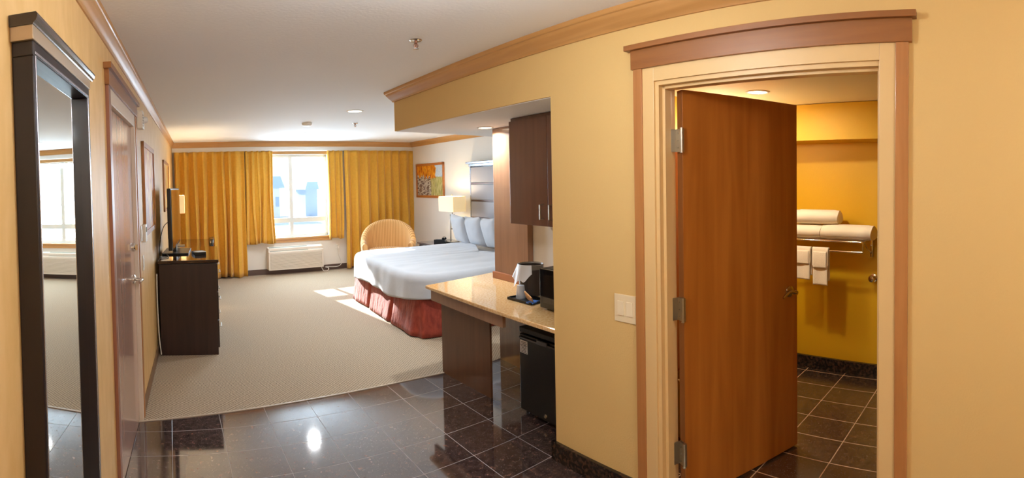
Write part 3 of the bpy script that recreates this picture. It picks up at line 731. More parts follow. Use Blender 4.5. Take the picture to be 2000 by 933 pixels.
def skirt(u, v):
    p, nrm = outline(u, BX0, BX1, BY0_, BY1_, .06)
    nrm = Vector((abs(nrm.x) * (-1 if p.x < 3.3 and abs(nrm.x) > .3 else 1), nrm.y))
    L_ = u * 6.2; low = 1 - v
    # outward direction
    cx = Vector((3.3, 5.66)); out = (p - cx)
    if abs(p.y - BY0_) < .07 and p.x > BX0 + .06: out = Vector((0, -1))
    elif abs(p.y - BY1_) < .07 and p.x > BX0 + .06: out = Vector((0, 1))
    elif abs(p.x - BX0) < .01: out = Vector((-1, 0))
    out.normalize()
    rip = .007 * math.sin(L_ * 9 + 2 * math.sin(L_ * 3)) * low + .004 * noise.noise(Vector((L_ * 14, v * 2.5, 1))) + .006 * noise.noise(Vector((L_ * 40, v * 4, 5)))
    pl = 0
    for c in (.335, .44, .56, .67):  # box pleats
        dd = (u - c) * 6.2
        if abs(dd) < .055: pl -= .05 * (1 - abs(dd) / .055) * low ** .6
    q = p + out * (rip + pl + .07 * low)
    return (q.x - ox, q.y - oy, .012 + .40 * v + .004 * math.sin(L_ * 9))
b = MB(); b.grid(skirt, 420, 9); o = b.build('bed_skirt', m_skirt, t, smooth=True, angle=60); solid(o, .004)
for x in (BX0 + .12, BX1 - .2):
    for y in (BY0_ + .12, BY1_ - .2): MB().box(x - ox, x + .05 - ox, y - oy, y + .05 - oy, 0, .12).build('leg', m_black, t)

# duvet
DX0, DX1, DYa, DYb = 2.12, 4.22, 4.52, 6.80
def duvet(u, v):
    # v 0 centre .. .55 edge of top .. 1 hem
    p, _ = outline(u, DX0, DX1, DYa, DYb, .30)
    cx = Vector((3.6, 5.66))
    n3 = lambda x, y, s: noise.noise(Vector((x * s, y * s, 3.7)))
    if v < .62:
        f = v / .62
        q = cx.lerp(p, .06 + .89 * f)
        z = .655 + .012 * n3(q.x, q.y, 2.2) + .010 * n3(q.x * .35, q.y * 1.6, 4.5) + .005 * n3(q.x, q.y, 7) - .012 * f ** 6
        if f < .02: q = cx.lerp(p, .0)
    else:
        f = (v - .62) / .38
        hem = .335 + .03 * math.sin(u * 9 + .5) + (.09 if False else 0)
        # hem rises towards the near side
        near = max(0, min(1, (5.2 - p.y) / .9)); hem = .34 + .075 * near + .012 * math.sin(u * 26)
        th = min(1, f / .4) * PI / 2
        rad = .085
        if f < .4:
            out = math.sin(th) * .055; z = .643 - (1 - math.cos(th)) * rad
        else:
            g = (f - .4) / .6; out = .055 + .012 * g + .008 * g * math.sin(u * 50 + 3 * math.sin(u * 13)) ; z = (.643 - rad) + (hem - (.643 - rad)) * g
        q = cx.lerp(p, .95) ; dirv = (p - cx).normalized()
        if p.y < DYa + .02: dirv = Vector((0, -1))
        elif p.y > DYb - .02: dirv = Vector((0, 1))
        elif p.x < DX0 + .005: dirv = Vector((-1, 0))
        else:
            c = Vector((DX0 + .30, DYa + .30 if p.y < 5.66 else DYb - .30)); dirv = (p - c).normalized()
        q = q + dirv * out * (1 + .25 * n3(p.x, p.y, 5))
    return (q.x, q.y, z)
b = MB(); b.grid(duvet, 260, 44)
o = b.build('duvet', m_linen, smooth=True, angle=180); solid(o, .012, 1)
tag(o, 'smooth white duvet spread over the bed, its hem above the red skirt', 'duvet')
def pillow_mesh(W, H, D):
    b = MB(); n = 22
    for sgn in (1, -1):
        def fn(u, v):
            x = u * 2 - 1; z = v * 2 - 1
            e = (1 - abs(x) ** 2.6) * (1 - abs(z) ** 2.6); e = max(0, e) ** .42
            pin = 1 - .07 * (1 - abs(x)) * abs(z) ** 3 * 1.0; pin2 = 1 - .08 * (1 - abs(z)) * abs(x) ** 3
            wr = .006 * noise.noise(Vector((x * 2.2, z * 2.4, sgn)))
            return (x * W / 2 * pin2, sgn * D / 2 * e + wr, z * H / 2 * pin + H / 2)
        b.grid(fn, n, n)
    bmesh.ops.remove_doubles(b.bm, verts=b.bm.verts, dist=.004)
    return b
pb = pillow_mesh(.50, .45, .17)
p_first = pb.build('pillow', m_linen, smooth=True, angle=180)
plabels = ['white upright pillow at the lamp end of the headboard row', 'second white upright pillow from the lamp, against the headboard',
           'third white upright pillow from the lamp, against the headboard', 'white upright pillow partly hidden by the brown wood panel']
plocs = [(3.98, 6.70, .655, 1.42), (3.99, 6.26, .652, 1.50), (3.97, 5.80, .655, 1.40), (3.99, 5.34, .652, 1.50)]
for i, (x, y, z, r) in enumerate(plocs):
    o = p_first if i == 0 else p_first.copy()
    if i: C.objects.link(o)
    o.matrix_world = T(x, y, z, r) @ Matrix.Rotation(math.radians(-14), 4, 'X') @ Matrix.Rotation((-.05, .03, .06, -.02)[i], 4, 'Y')
    tag(o, plabels[i], 'pillow', 'upright pillows against the headboard')

# headboard
t = thing('headboard', 'tall grey panelled headboard with metallic frame behind the pillows', 'headboard', FD)
hy1, hy0 = -2.29, -4.75
m_hb = mat('grey_upholstery', (170, 168, 174), rough=.55, sheen=.2, bump=.2, bscale=300)
m_hbf = mat('pewter_frame', (140, 142, 150), rough=.25, metal=.8)
b = MB(); b.box(-.06, -.001, hy0, hy1, .3, 1.88); b.build('back_board', m_dark, t)
b = MB(); b.box(-.075, -.001, hy1 - .0, hy1 + .03, .3, 1.88, bev=.004); b.box(-.075, -.001, hy0 - .03, hy0, .3, 1.88, bev=.004); b.box(-.085, -.001, hy0 - .04, hy1 + .04, 1.86, 1.90, bev=.004); b.box(-.12, -.001, hy0 - .08, hy1 + .08, 1.90, 1.935, bev=.006)
b.build('frame', m_hbf, t)
for k in range(5):
    z0 = .46 + k * .28
    MB().box(-.08, -.06, hy0 + .01, hy1 - .01, z0 + .012, z0 + .262, bev=.008).build('upholstered_panel', m_hb, t, smooth=True)
for k in range(4):
    z0 = .46 + (k + 1) * .28
    MB().box(-.085, -.06, hy0 + .01, hy1 - .01, z0 - .012, z0 + .010, bev=.003).build('rail', mat('bronze_rail', (92, 66, 58), rough=.35, metal=.3), t)

# picture above the nightstand
def landscape():
    m = bpy.data.materials.new('autumn_landscape_print'); m.use_nodes = True
    n = m.node_tree.nodes; L = m.node_tree.links; p = n['Principled BSDF']; p.inputs['Roughness'].default_value = .3
    t_ = n.new('ShaderNodeTexCoord'); sp = n.new('ShaderNodeSeparateXYZ'); L.new(t_.outputs['Object'], sp.inputs[0])
    def nz(scale, sy, sz, off=0):
        mp = n.new('ShaderNodeMapping'); mp.inputs['Scale'].default_value = (1, sy, sz); mp.inputs['Location'].default_value = (0, off, off)
        L.new(t_.outputs['Object'], mp.inputs[0]); x = n.new('ShaderNodeTexNoise'); x.inputs['Scale'].default_value = scale; x.inputs['Detail'].default_value = 5
        L.new(mp.outputs[0], x.inputs['Vector']); return x.outputs['Fac']
    def ramp(f, cols):
        r = n.new('ShaderNodeValToRGB'); e = r.color_ramp.elements
        while len(e) < len(cols): e.new(.5)
        for i, c in enumerate(cols): e[i].position = .3 + .4 * i / (len(cols) - 1); e[i].color = lin(c)
        L.new(f, r.inputs[0]); return r.outputs[0]
    def mask(coord, thr, f, amp, sgn=1):
        a = n.new('ShaderNodeMath'); a.operation = 'MULTIPLY_ADD'; L.new(f, a.inputs[0]); a.inputs[1].default_value = amp; L.new(sp.outputs[coord], a.inputs[2])
        b_ = n.new('ShaderNodeMapRange'); L.new(a.outputs[0], b_.inputs['Value']); b_.inputs['From Min'].default_value = thr - .01 * sgn; b_.inputs['From Max'].default_value = thr + .01 * sgn
        return b_.outputs[0]
    def mul(a, b_):
        q = n.new('ShaderNodeMath'); q.operation = 'MULTIPLY'; L.new(a, q.inputs[0]); L.new(b_, q.inputs[1]); return q.outputs[0]
    def mix(f, a, b_):
        q = n.new('ShaderNodeMix'); q.data_type = 'RGBA'; L.new(f, q.inputs['Factor']); L.new(a, q.inputs['A']); L.new(b_, q.inputs['B']); return q.outputs['Result']
    ground = ramp(nz(7, 1, 3.5, 1), [(46, 34, 30), (130, 110, 104), (216, 212, 196), (96, 66, 44), (150, 130, 120)])
    field = ramp(nz(9, 5, .7, 3), [(70, 96, 30), (176, 170, 84), (214, 204, 150), (90, 80, 40)])
    sky = ramp(nz(4, 1, 2, 5), [(120, 160, 196), (206, 220, 228), (150, 184, 208)])
    leaves = ramp(nz(9, 3, .8, 7), [(110, 44, 12), (214, 110, 16), (246, 178, 50), (170, 76, 16)])
    base = mix(mask(1, .16, nz(6, 1, 1, 9), .22, 1), ground, field)
    out = mix(mask(2, .10, nz(10, 1, 1, 2), .06), base, sky)
    out = mix(mul(mask(2, .26, nz(5, 3, 1, 4), .38), mask(1, .38, nz(4, 1, 1, 6), .3, -1)), out, leaves)
    L.new(out, p.inputs['Base Color'])
    return m
m_land = landscape()
picture('framed_picture', 'autumn landscape picture in orange wooden frame above the nightstand', FD @ T(0, -.82, 1.65, PI), 1.06, .66, .045, m_pframe,
        [('print', m_land, (0, 1, 0, 1), 0)])

# ------------------------------------------------------------------ armchair
def stripe_mat():
    m = bpy.data.materials.new('striped_gold_upholstery'); m.use_nodes = True
    n = m.node_tree.nodes; L = m.node_tree.links; p = n['Principled BSDF']
    u = n.new('ShaderNodeUVMap'); s = n.new('ShaderNodeSeparateXYZ'); L.new(u.outputs[0], s.inputs[0])
    a = n.new('ShaderNodeMath'); a.operation = 'MULTIPLY'; a.inputs[1].default_value = 2 * PI; L.new(s.outputs[0], a.inputs[0])
    b_ = n.new('ShaderNodeMath'); b_.operation = 'SINE'; L.new(a.outputs[0], b_.inputs[0])
    r = n.new('ShaderNodeValToRGB'); r.color_ramp.elements[0].position = 0; r.color_ramp.elements[1].position = .6
    r.color_ramp.elements[0].color = lin((182, 128, 66)); r.color_ramp.elements[1].color = lin((224, 180, 116))
    mr = n.new('ShaderNodeMapRange'); mr.inputs['From Min'].default_value = -1; L.new(b_.outputs[0], mr.inputs['Value']); L.new(mr.outputs[0], r.inputs[0])
    L.new(r.outputs[0], p.inputs['Base Color']); p.inputs['Roughness'].default_value = .8; p.inputs['Sheen Weight'].default_value = .3
    return m
m_stripe = stripe_mat()
def uv_stripes(o, fn):
    me = o.data; uv = me.uv_layers.new(name='UVMap')
    for l in me.loops: uv.data[l.index].uv = (fn(me.vertices[l.vertex_index].co), 0)
t = thing('armchair', 'round-backed gold striped armchair in the far right corner', 'armchair', T(3.30, 8.15, 0, -.42))
b = MB(); R_ = .46
def shell(off):
    def fn(u, v):
        a = PI * (-.16 + 1.32 * u)                       # from right arm front round the back to left arm front
        back = max(0, math.sin(a)); h = .57 + .33 * back ** .75 - (.04 if (u < .04 or u > .96) else 0)
        r = R_ + .03 * v - off; sy = .88
        z = .16 + (h - .16) * v
        return (r * math.cos(a), r * sy * math.sin(a) + (0 if math.sin(a) > 0 else math.sin(a) * .3) + .0, z)
    return fn
outer = shell(0); inner = shell(.10)
def wrap(u, v):
    # v goes up the outside, over the rolled top and down the inside
    if v < .4: return outer(u, v / .4)
    if v > .6: return inner(u, (1 - v) / .4)
    A = Vector(outer(u, 1)); B = Vector(inner(u, 1)); f = (v - .4) / .2; c = (A + B) / 2; d = (A - B) / 2
    return tuple(c + d * math.cos(PI * f) + Vector((0, 0, 1)) * .055 * math.sin(PI * f))
V = b.grid(wrap, 60, 36)
b.bm.faces.new(V[0]); b.bm.faces.new(V[-1][::-1])
o = b.build('backrest', m_stripe, t, smooth=True, angle=70)
uv_stripes(o, lambda c: math.atan2(c.y, c.x) / (2 * PI) * 72 if c.y > -.1 or abs(c.x) > .25 else 0)
def cush(u, v):
    a = 2 * PI * u; rr = .37
    if v < .25: r, z = rr * (v / .25) , .30
    elif v < .5: r, z = rr, .30 + (v - .25) / .25 * .13
    elif v < .65: r, z = rr - .03 * (v - .5) / .15, .43 + .03 * math.sin((v - .5) / .15 * PI / 2)
    else: r, z = (rr - .03) * (1 - (v - .65) / .35), .46 + .02 * (v - .65) / .35
    x, y = r * math.cos(a), r * math.sin(a)
    if y < 0: y *= 1.15
    return (x, y - .02, z)
b = MB(); b.grid(cush, 40, 24, closeu=True); bmesh.ops.remove_doubles(b.bm, verts=b.bm.verts, dist=.001)
o = b.build('seat_cushion', m_stripe, t, smooth=True, angle=60); uv_stripes(o, lambda c: c.x / .035)
b = MB(); b.lathe([(.33, .13), (.345, .15), (.345, .30), (.33, .31)], seg=40); o = b.build('base', m_stripe, t, smooth=True); uv_stripes(o, lambda c: math.atan2(c.y, c.x) / (2 * PI) * 60)
for a in (.7, 2.4, 3.9, 5.5): MB().lathe([(.018, 0), (.026, .14)], c=(.28 * math.cos(a), .26 * math.sin(a), 0), seg=12).build('leg', m_dark, t)

# ------------------------------------------------------------------ kitchenette
yE = 3.80
t = thing('kitchenette_counter', 'tan granite counter with brown apron and support panel beside the fridge', 'counter', T(0, 0))
b = MB(); b.poly_prism([(1.865, 2.14), (2.545, 2.14), (2.545, 3.655), (2.62, 3.68), (2.62, 3.90), (1.835, 3.735)], .715, .742)
o = b.build('countertop', m_granite, t); md = o.modifiers.new('bevel', 'BEVEL'); md.width = .006; md.segments = 2
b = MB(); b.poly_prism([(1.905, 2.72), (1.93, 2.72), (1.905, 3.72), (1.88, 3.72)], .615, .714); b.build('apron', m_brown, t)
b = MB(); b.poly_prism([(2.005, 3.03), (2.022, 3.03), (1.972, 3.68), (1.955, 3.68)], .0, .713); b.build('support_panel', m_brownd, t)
b = MB(); b.box(2.02, 2.30, 2.98, 3.02, .67, .713); b.build('bracket', m_black, t)
t = thing('back_panel', 'glossy dark wooden panel on the wall under the counter', 'wood panel', T(0, 0))
b = MB(); b.box(2.535, 2.556, 2.13, 3.665, .0, .712); b.build('panel', m_glossb, t)
t = thing('tall_panel', 'tall brown wooden panel standing at the end of the counter', 'wood panel', T(0, 0))
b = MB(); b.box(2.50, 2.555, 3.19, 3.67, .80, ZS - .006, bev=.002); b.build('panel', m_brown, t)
b = MB(); b.box(2.475, 2.555, 2.14, 3.675, .743, .80, bev=.003); b.build('ledge', wood('ledge_wood', (148, 92, 62), (164, 106, 74), 'y'), t)
# wall cabinet
t = thing('wall_cabinet', 'brown wall cabinet hung over the counter', 'cabinet', T(0, 0))
b = MB(); b.box(2.225, 2.554, 2.14, 3.02, 1.29, ZS - .006); b.build('body', m_cab, t)
for y0, y1, hy_ in ((2.585, 3.015, 2.63), (2.15, 2.58, 2.535)):
    d = MB().box(2.203, 2.223, y0, y1, 1.285, ZS - .03, bev=.002).build('door', m_cab, t)
    MB().tube([(2.203, hy_, 1.335), (2.172, hy_, 1.335), (2.172, hy_, 1.435), (2.203, hy_, 1.435)], .0055, seg=10).build('door_handle', m_steel, d)
# fridge
t = thing('mini_fridge', 'black mini fridge under the counter with white label', 'fridge', T(2.045, 2.725, 0, .03))
fw, fh, fd = .50, .60, .44
b = MB(); b.box(.05, fd, -fw, 0, .012, fh - .025, bev=.004); b.box(.0, fd, -fw, 0, fh - .035, fh, bev=.006); b.build('body', m_black, t)
d = MB().box(.0, .048, -fw + .002, -.002, .03, fh - .045, bev=.006).build('door', mat('fridge_black', (16, 16, 17), rough=.25, bump=.12, bscale=700), t)
b = MB(); b.box(-.012, .004, -fw + .01, -.01, fh - .075, fh - .062, bev=.002); b.box(-.016, .0, -.30, -.20, fh - .075, fh - .045, bev=.004); b.build('door_handle', mat('dark_chrome', (96, 96, 100), rough=.2, metal=.8), d)
b = MB(); b.box(-.0012, .0002, -.088, -.012, fh - .175, fh - .088); lab = b.build('label', mat('label_white', (206, 204, 200), rough=.5), d)
b = MB()
for i in range(8): b.box(-.0022, -.001, -.078 - (0 if i % 3 else .004), -.022, fh - .170 + i * .0098, fh - .166 + i * .0098)
b.box(-.0022, -.001, -.086, -.014, fh - .122, fh - .119); b.build('print_lines', m_black, d)
b = MB(); b.lathe([(.014, -.006), (.012, -.010), (.004, -.011)], c=(.006, -.26, .06), axis='x', seg=16); b.build('lock', m_chrome, d, smooth=True)
for x in (.06, fd - .04):
    for y in (-.04, -fw + .04): MB().lathe([(.015, 0), (.015, .014)], c=(x, y, 0), seg=10).build('foot', m_black, t)
# microwave
t = thing('microwave', 'black microwave on the counter, cut off by the wall edge', 'microwave', T(2.10, 2.56, .742, .0))
b = MB(); b.box(.02, .36, -.40, 0, .012, .275, bev=.004); b.build('housing', m_black, t)
d = MB().box(.0, .02, -.30, -.002, .014, .273, bev=.003).build('door', m_gloss, t)
MB().box(-.001, .002, -.27, -.035, .05, .235).build('window', mat('microwave_window', (28, 24, 20), rough=.05, coat=1), d)
MB().box(.0, .02, -.398, -.303, .014, .273, bev=.003).build('control_panel', mat('micro_panel', (30, 30, 32), rough=.2), t)
for y in (-.04, -.36): MB().box(.04, .32, y - .01, y + .01, 0, .013).build('foot', m_black, t)
# waste bin with liner
t = thing('waste_bin', 'dark round waste bin with white plastic liner on the counter', 'waste bin', T(2.32, 2.93, .742))
b = MB(); prof = [(.080, 0), (.086, .004), (.096, .225), (.091, .225), (.081, .012), (.0, .010)]
b.lathe(prof, seg=40, cap=False); b.build('bin', mat('dark_bin_plastic', (62, 54, 50), rough=.35), t, smooth=True, angle=30)
b = MB(); b.lathe([(.097, .20), (.099, .232), (.094, .236), (.089, .225)], seg=40, cap=False); b.build('rim', mat('bin_rim', (120, 112, 100), rough=.3), t, smooth=True)
b = MB()
def liner(u, v):
    a = 1.9 + u * 2.2; r = .099 + .012 * v + .018 * v * abs(math.sin(u * 9)); ln = .06 + .08 * math.sin(u * PI) * (1 + .3 * math.sin(u * 17))
    return (r * math.cos(a) * (1 + .12 * v), r * math.sin(a) * (1 + .12 * v), .238 - ln * v)
b.grid(liner, 30, 8); o = b.build('liner', m_liner, t, smooth=True, angle=180)
# tray with cups and packets
t = thing('serving_tray', 'small black tray on the counter in front of the bin', 'tray', T(2.185, 2.80, .742, .05))
b = MB(); b.box(-.075, .075, -.12, .13, 0, .006, bev=.002); b.box(-.08, -.075, -.125, .135, 0, .018, bev=.001); b.box(.075, .08, -.125, .135, 0, .018, bev=.001); b.box(-.08, .08, -.125, -.12, 0, .018, bev=.001); b.box(-.08, .08, .13, .135, 0, .018, bev=.001)
b.build('tray', m_black, t)
cup = MB(); cup.lathe([(.036, 0), (.036, .004), (.027, .092), (.0, .094)], seg=24, cap=False)
c0 = tag(cup.build('plastic_cup', m_clear, smooth=True, M=T(2.18, 2.875, .749)), 'upturned clear plastic cup on the tray, beside the bin', 'cup')
c0['group'] = 'cups'
del c0['group']
b = MB(); b.box(-.045, .045, -.002, .008, 0, .075, bev=.003, M=Matrix.Rotation(-.5, 4, 'X') @ Matrix.Rotation(-.45, 4, 'Y'))
tag(b.build('coffee_packet', mat('tan_paper', (214, 160, 96), rough=.5), M=T(2.165, 2.74, .752, 1.3)), 'tan coffee packet leaning on the tray', 'packet')
b = MB(); b.box(-.04, .04, -.03, .03, 0, .010, bev=.003)
tag(b.build('blue_packet', mat('blue_paper', (60, 110, 190), rough=.4), M=T(2.15, 2.70, .750, .3)), 'blue packet lying at the front of the tray', 'packet')

# ------------------------------------------------------------------ ceiling fittings
m_lens = mat('lamp_lens', (255, 250, 240), emit=(255, 236, 206), estr=9)
def downlight(label, x, y, z, r, power, color=WARM, spread=2.7):
    t = thing('ceiling_light', label, 'ceiling light', T(x, y, z), 'recessed ceiling lights')
    b = MB(); b.lathe([(r * 1.32, 0), (r * 1.32, -.004), (r * 1.12, -.007), (r, -.003), (r, 0)], seg=40, cap=False); b.build('trim_ring', m_plastic, t, smooth=True)
    b = MB(); b.lathe([(r, -.0015), (r * .9, -.0035), (.001, -.004)], seg=40, cap=False); b.build('lens', m_lens, t, smooth=True)
    l = lamp('downlight_lamp', (x, y, z - .02), power, r * 2, color, spread)
    l.parent = t; l.matrix_world = T(x, y, z - .02)
    return t
downlight('nearer round recessed light in the bedroom ceiling', 1.79, 5.32, ZC, .075, 13)
downlight('farther round recessed light in the bedroom ceiling near the window', 1.74, 7.6, ZC, .075, 13)
downlight('round recessed light in the soffit above the counter', 2.38, 3.60, ZS - .004, .055, 9)
downlight('round recessed light in the bathroom ceiling', 2.93, 1.39, 2.16, .06, 8.5, (1, .92, .76), 3.14)
l = bpy.data.lights.new('bathroom_fill', 'POINT'); l.energy = 9; l.color = (1, .93, .76); l.shadow_soft_size = .05  # fill lamp hidden behind the door, added to brighten the bathroom
lo = bpy.data.objects.new('bathroom_fill', l); C.objects.link(lo); lo.location = (2.6, 1.80, 1.98)
t = thing('bath_fill_light', 'unseen globe light added behind the door to brighten the bathroom', 'wall light', T(3.1, 1.93, 2.0))
b = MB(); b.lathe([(.05, 0), (.05, -.015), (.015, -.02), (.015, -.05)], axis='y', seg=20); b.build('bracket', m_chrome, t, smooth=True)
b = MB(); b.lathe([(.02, .075), (.05, .06), (.066, .03), (.066, -.02), (.045, -.06), (.01, -.07)], c=(0, -.13, 0), seg=20); b.build('globe', mat('frosted_dome', (255, 250, 240), rough=.4, emit=(255, 232, 200), estr=6), t, smooth=True)
lo.location = (3.1, 1.80, 1.91)
for dx_, dy_, pw, lb in ((.72, 1.30, 20, 'unseen frosted dome light on the entry ceiling between mirror and bathroom door'), (.50, -1.35, 31, 'unseen frosted dome light added at the rear end of the entry ceiling')):  # unseen domes, split in two to light the entry walls evenly
    t = thing('ceiling_light', lb, 'ceiling light', T(dx_, dy_, ZC))
    b = MB(); b.lathe([(.17, 0), (.17, -.02), (.155, -.025)], seg=40); b.build('base', m_chrome, t, smooth=True)
    b = MB(); b.lathe([(.152, -.022), (.140, -.055), (.10, -.085), (.05, -.10), (.001, -.104)], seg=40, cap=False); b.build('glass_dome', MATS['frosted_dome'], t, smooth=True)
    l = bpy.data.lights.new('dome_fill', 'POINT'); l.energy = pw; l.color = (.93, .97, 1); l.shadow_soft_size = .12
    lo = bpy.data.objects.new('dome_fill', l); C.objects.link(lo); lo.parent = t; lo.location = (0, 0, -.24)
def sprinkler(label, x, y, z, s=1):
    t = thing('fire_sprinkler', label, 'sprinkler', T(x, y, z), 'fire sprinklers on the ceiling')
    b = MB(); b.lathe([(.036 * s, 0), (.036 * s, -.003), (.030 * s, -.008), (.012 * s, -.009)], seg=28); b.build('escutcheon', m_chrome, t, smooth=True)
    b = MB(); b.lathe([(.009 * s, -.008), (.009 * s, -.022), (.005 * s, -.024), (.004 * s, -.04)], seg=14)
    b.tube([(-.008 * s, 0, -.02), (-.013 * s, 0, -.034), (-.004 * s, 0, -.048)], .0025 * s, seg=8); b.tube([(.008 * s, 0, -.02), (.013 * s, 0, -.034), (.004 * s, 0, -.048)], .0025 * s, seg=8)
    b.build('frame', mat('sprinkler_brass', (150, 110, 92), rough=.3, metal=.8), t, smooth=True)
    b = MB(); b.lathe([(.004 * s, -.047), (.016 * s, -.05), (.016 * s, -.052), (.003 * s, -.053)], seg=20); b.build('deflector', m_chrome, t, smooth=True)
sprinkler('chrome fire sprinkler on the ceiling close to the entry', 1.26, 2.61, ZC, 1.0)
sprinkler('distant chrome fire sprinkler on the bedroom ceiling', 2.13, 6.33, ZC, 1.0)
t = thing('smoke_detector', 'white round smoke detector on the bedroom ceiling', 'smoke detector', T(1.48, 6.37, ZC))
b = MB(); b.lathe([(.068, 0), (.068, -.012), (.060, -.030), (.040, -.040), (.0, -.042)], seg=36, cap=False); b.build('housing', m_plastic, t, smooth=True)
b = MB(); b.lathe([(.062, -.014), (.064, -.018), (.060, -.024)], seg=36, cap=False); b.build('vent_ring', mat('vent_grey', (120, 120, 116)), t)

# ------------------------------------------------------------------ bathroom contents
# wall plane passes (3.93,1.5) and (3.80,.77); towel rack frame
wallx = lambda y: 3.70 + (y + 1.2) * .3 / 3.2
fa = math.atan2(.3, 3.2)
FT = T(wallx(1.3), 1.3, 0, -fa)      # x=0 wall plane, -x into the room, y along wall
t = thing('towel_rack', 'chrome towel shelf with hanging bar on the yellow bathroom wall', 'towel rack', FT)
b = MB()
for x in (-.26, -.20, -.14, -.08): b.tube([(x, -.46, 1.115), (x, .40, 1.115)], .006, seg=10)
b.build('shelf_rods', m_chrome, t, smooth=True)
b = MB(); b.tube([(-.24, -.46, 1.035), (-.24, .40, 1.035)], .007, seg=10); b.build('hanging_bar', m_chrome, t, smooth=True)
for y in (-.46, .40):
    b = MB(); b.box(-.03, -.001, y - .012, y + .012, .97, 1.15, bev=.003); b.tube([(-.27, y, 1.115), (-.02, y, 1.115)], .007, seg=10); b.tube([(-.24, y, 1.115), (-.245, y, 1.06), (-.24, y, 1.035)], .006, seg=10); b.tube([(-.02, y, 1.0), (-.12, y, 1.04), (-.22, y, 1.11)], .005, seg=8)
    b.build('bracket', m_chrome, t, smooth=True)
def rolled(label, M, L_, r, sq=.8, group='rolled towels on the rack'):
    b = MB()
    def fn(u, v):
        a = 2 * PI * u; k = 1 if .06 < v < .94 else .93
        rr = r * (1 + .03 * math.sin(3 * a + 1)) * k
        return (rr * math.cos(a), (v - .5) * L_ + .006 * math.sin(a * 2), rr * math.sin(a) * sq + r * sq)
    V = b.grid(fn, 36, 20, closeu=True)
    b.bm.faces.new([V[i][0] for i in range(36)]); b.bm.faces.new([V[i][-1] for i in range(36)][::-1])
    o = b.build('folded_towel', m_towel, M=M, smooth=True, angle=70); return tag(o, label, 'towel', group)
rolled('thick folded white towel at the left on the rack shelf', FT @ T(-.17, .10, 1.122), .42, .10, .56)
rolled('rolled white towel with fringed end at the right on the rack shelf', FT @ T(-.17, -.32, 1.122), .41, .098, .60)
rolled('white folded towel lying on top of the two others', FT @ T(-.17, -.06, 1.122 + .114, .1), .36, .092, .62)
# fringe/loops of the towel end
def hanging(label, y, w_, zl, zs_, seed):
    b = MB()
    def fn(u, v):
        # front long drop, over bar, back
        Lf = 1.047 - zl; 
        x = -.24; yy = y + (u - .5) * w_
        if v < .55: z = zl + (1.047 - zl) * (v / .55); xx = x - .012 - .006 * math.sin(u * 5 + seed) * (1 - v)
        elif v < .65: a = (v - .55) / .1 * PI; z = 1.047 + .008 * math.sin(a); xx = x - .012 * math.cos(a)
        else: z = 1.047 - (1.047 - zl - .03) * ((v - .65) / .35); xx = x + .013
        if zl < 1 and v < .3: yy += (u - .5) * -.012
        return (xx, yy, z)
    b.grid(fn, 12, 40)
    o = b.build('hand_towel', m_towel, M=FT, smooth=True, angle=180); solid(o, .012)
    tag(o, label, 'towel', 'hand towels on the rack bar')
    b = MB(); b.grid(lambda u, v: (-.264 - .004 * math.sin(v * 3), y + (u - .5) * w_ * .86, zs_ + (1.03 - zs_) * v), 10, 12)
    p = b.build('folded_washcloth', m_towel, M=None, parent=o, smooth=True, angle=180); solid(p, .010)
hanging('white hand towel hanging at the left of the rack bar, nearer the door', .035, .135, .80, .925, 1)
hanging('longer white hand towel hanging at the right of the rack bar', -.115, .135, .765, .90, 2)
# closet knob on yellow bathroom wall door
t = thing('wall_doorknob', 'brass door knob beside the right door jamb inside the bathroom', 'door knob', T(wallx(.83), .83, .80, -fa))
b = MB(); b.lathe([(.032, -.001), (.032, -.008), (.018, -.014)], axis='x', seg=24); b.build('rosette', m_brass, t, smooth=True)
b = MB(); b.lathe([(.011, -.012), (.011, -.035), (.027, -.045), (.030, -.060), (.022, -.072), (.004, -.076)], axis='x', seg=24); b.build('knob', m_brass, t, smooth=True)
# things glimpsed behind the door hinge gap
t = thing('vanity_cabinet', 'reddish wooden vanity glimpsed through the bathroom door hinge gap', 'cabinet', T(2.3, 1.72, 0))
b = MB(); b.box(.0, .70, -.0, .20, .42, 1.86, bev=.003); b.build('body', wood('vanity_wood', (150, 78, 30), (168, 92, 38), 'z'), t)
b = MB(); b.box(.02, .68, -.018, .0, .45, 1.83, bev=.002); b.build('door', MATS['vanity_wood'], t)
t = thing('wicker_basket', 'tan wicker basket on the bathroom floor behind the door', 'basket', T(2.62, 1.70, 0))
b = MB()
def wick(u, v):
    a = 2 * PI * u; r = .13 + .02 * v + .004 * math.sin(a * 24 + (PI if int(v * 16) % 2 else 0))
    return (r * math.cos(a), r * .85 * math.sin(a), .004 + .36 * v)
b.grid(wick, 96, 17, closeu=True); o = b.build('woven_side', mat('wicker', (196, 150, 84), rough=.7, bump=.8, bscale=90), t, smooth=True); solid(o, .008)
b = MB(); b.lathe([(.13, 0), (.13, .01)], seg=32); b.build('bottom', MATS['wicker'], t)
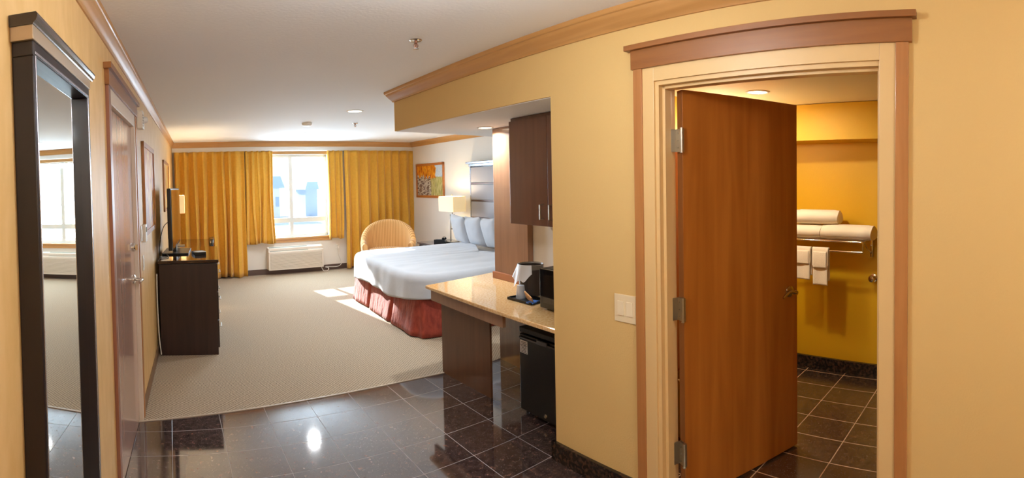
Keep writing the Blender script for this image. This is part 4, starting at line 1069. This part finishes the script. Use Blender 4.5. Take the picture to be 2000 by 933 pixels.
b = MB(); b.tube([(.152 * math.cos(a * .3), .13 * math.sin(a * .3), .368) for a in range(22)], .008, seg=8); b.build('rim', MATS['wicker'], t, smooth=True)

# ------------------------------------------------------------------ outside
m_snow = mat('pale_snowy_ground', (215, 218, 224), rough=.9, col2=(190, 194, 200), nscale=.4)
tag(MB().box(-60, 80, 10.5, 140, -1.3, -1.2).build('snowy_lot', m_snow), 'bright pale lot outside the window', 'ground')
tag(MB().box(-60, 80, 27, 31, -1.2, -1.19).build('road', mat('road_grey', (150, 154, 162), rough=.8)), 'pale grey road crossing the lot outside the window', 'road')
t = thing('building', 'pale distant building with blue-grey roof seen through the left pane', 'building', T(4.2, 45, -1.2, .1))
b = MB(); b.box(-6, 3.6, 0, 8, 0, 2.7); b.build('wall', mat('pale_building', (226, 228, 232), rough=.8), t)
b = MB(); b.poly_prism([(-6.3, 2.7), (4.0, 2.7), (3.6, 3.8), (-5.8, 3.8)], -8.2, .4, M=Matrix.Rotation(PI / 2, 4, 'X')); b.build('roof', mat('blue_grey_roof', (165, 188, 214), rough=.6), t)
for x in (-4, -1.5, 1.0, 3.2): MB().box(x, x + .3, -.06, 0.02, 1.0, 1.9).build('window', mat('blue_window', (160, 182, 210), rough=.2), t)
t = thing('distant_house', 'low blue-grey house seen through the right pane', 'building', T(10.7, 45, -1.2, .1))
b = MB(); b.box(-.6, .55, 0, 3, 0, 2.5); b.build('wall', mat('bluish_wall', (176, 192, 214), rough=.8), t)
b = MB(); b.poly_prism([(-.7, 2.5), (.65, 2.5), (.5, 3.2), (-.5, 3.2)], -3.2, .3, M=Matrix.Rotation(PI / 2, 4, 'X')); b.build('roof', MATS['blue_grey_roof'], t)
b = MB()
def hill(u, v):
    x = -40 + 120 * u
    return (x, 118 + 18 * v, -1.25 + (4 + 3 * noise.noise(Vector((x * .06, 1.3, 0)))) * math.sin(v * PI / 2))
b.grid(hill, 60, 10); o = b.build('hill', mat('hazy_hill', (222, 230, 240), rough=1)); tag(o, 'hazy pale hills on the horizon outside the window', 'hill')
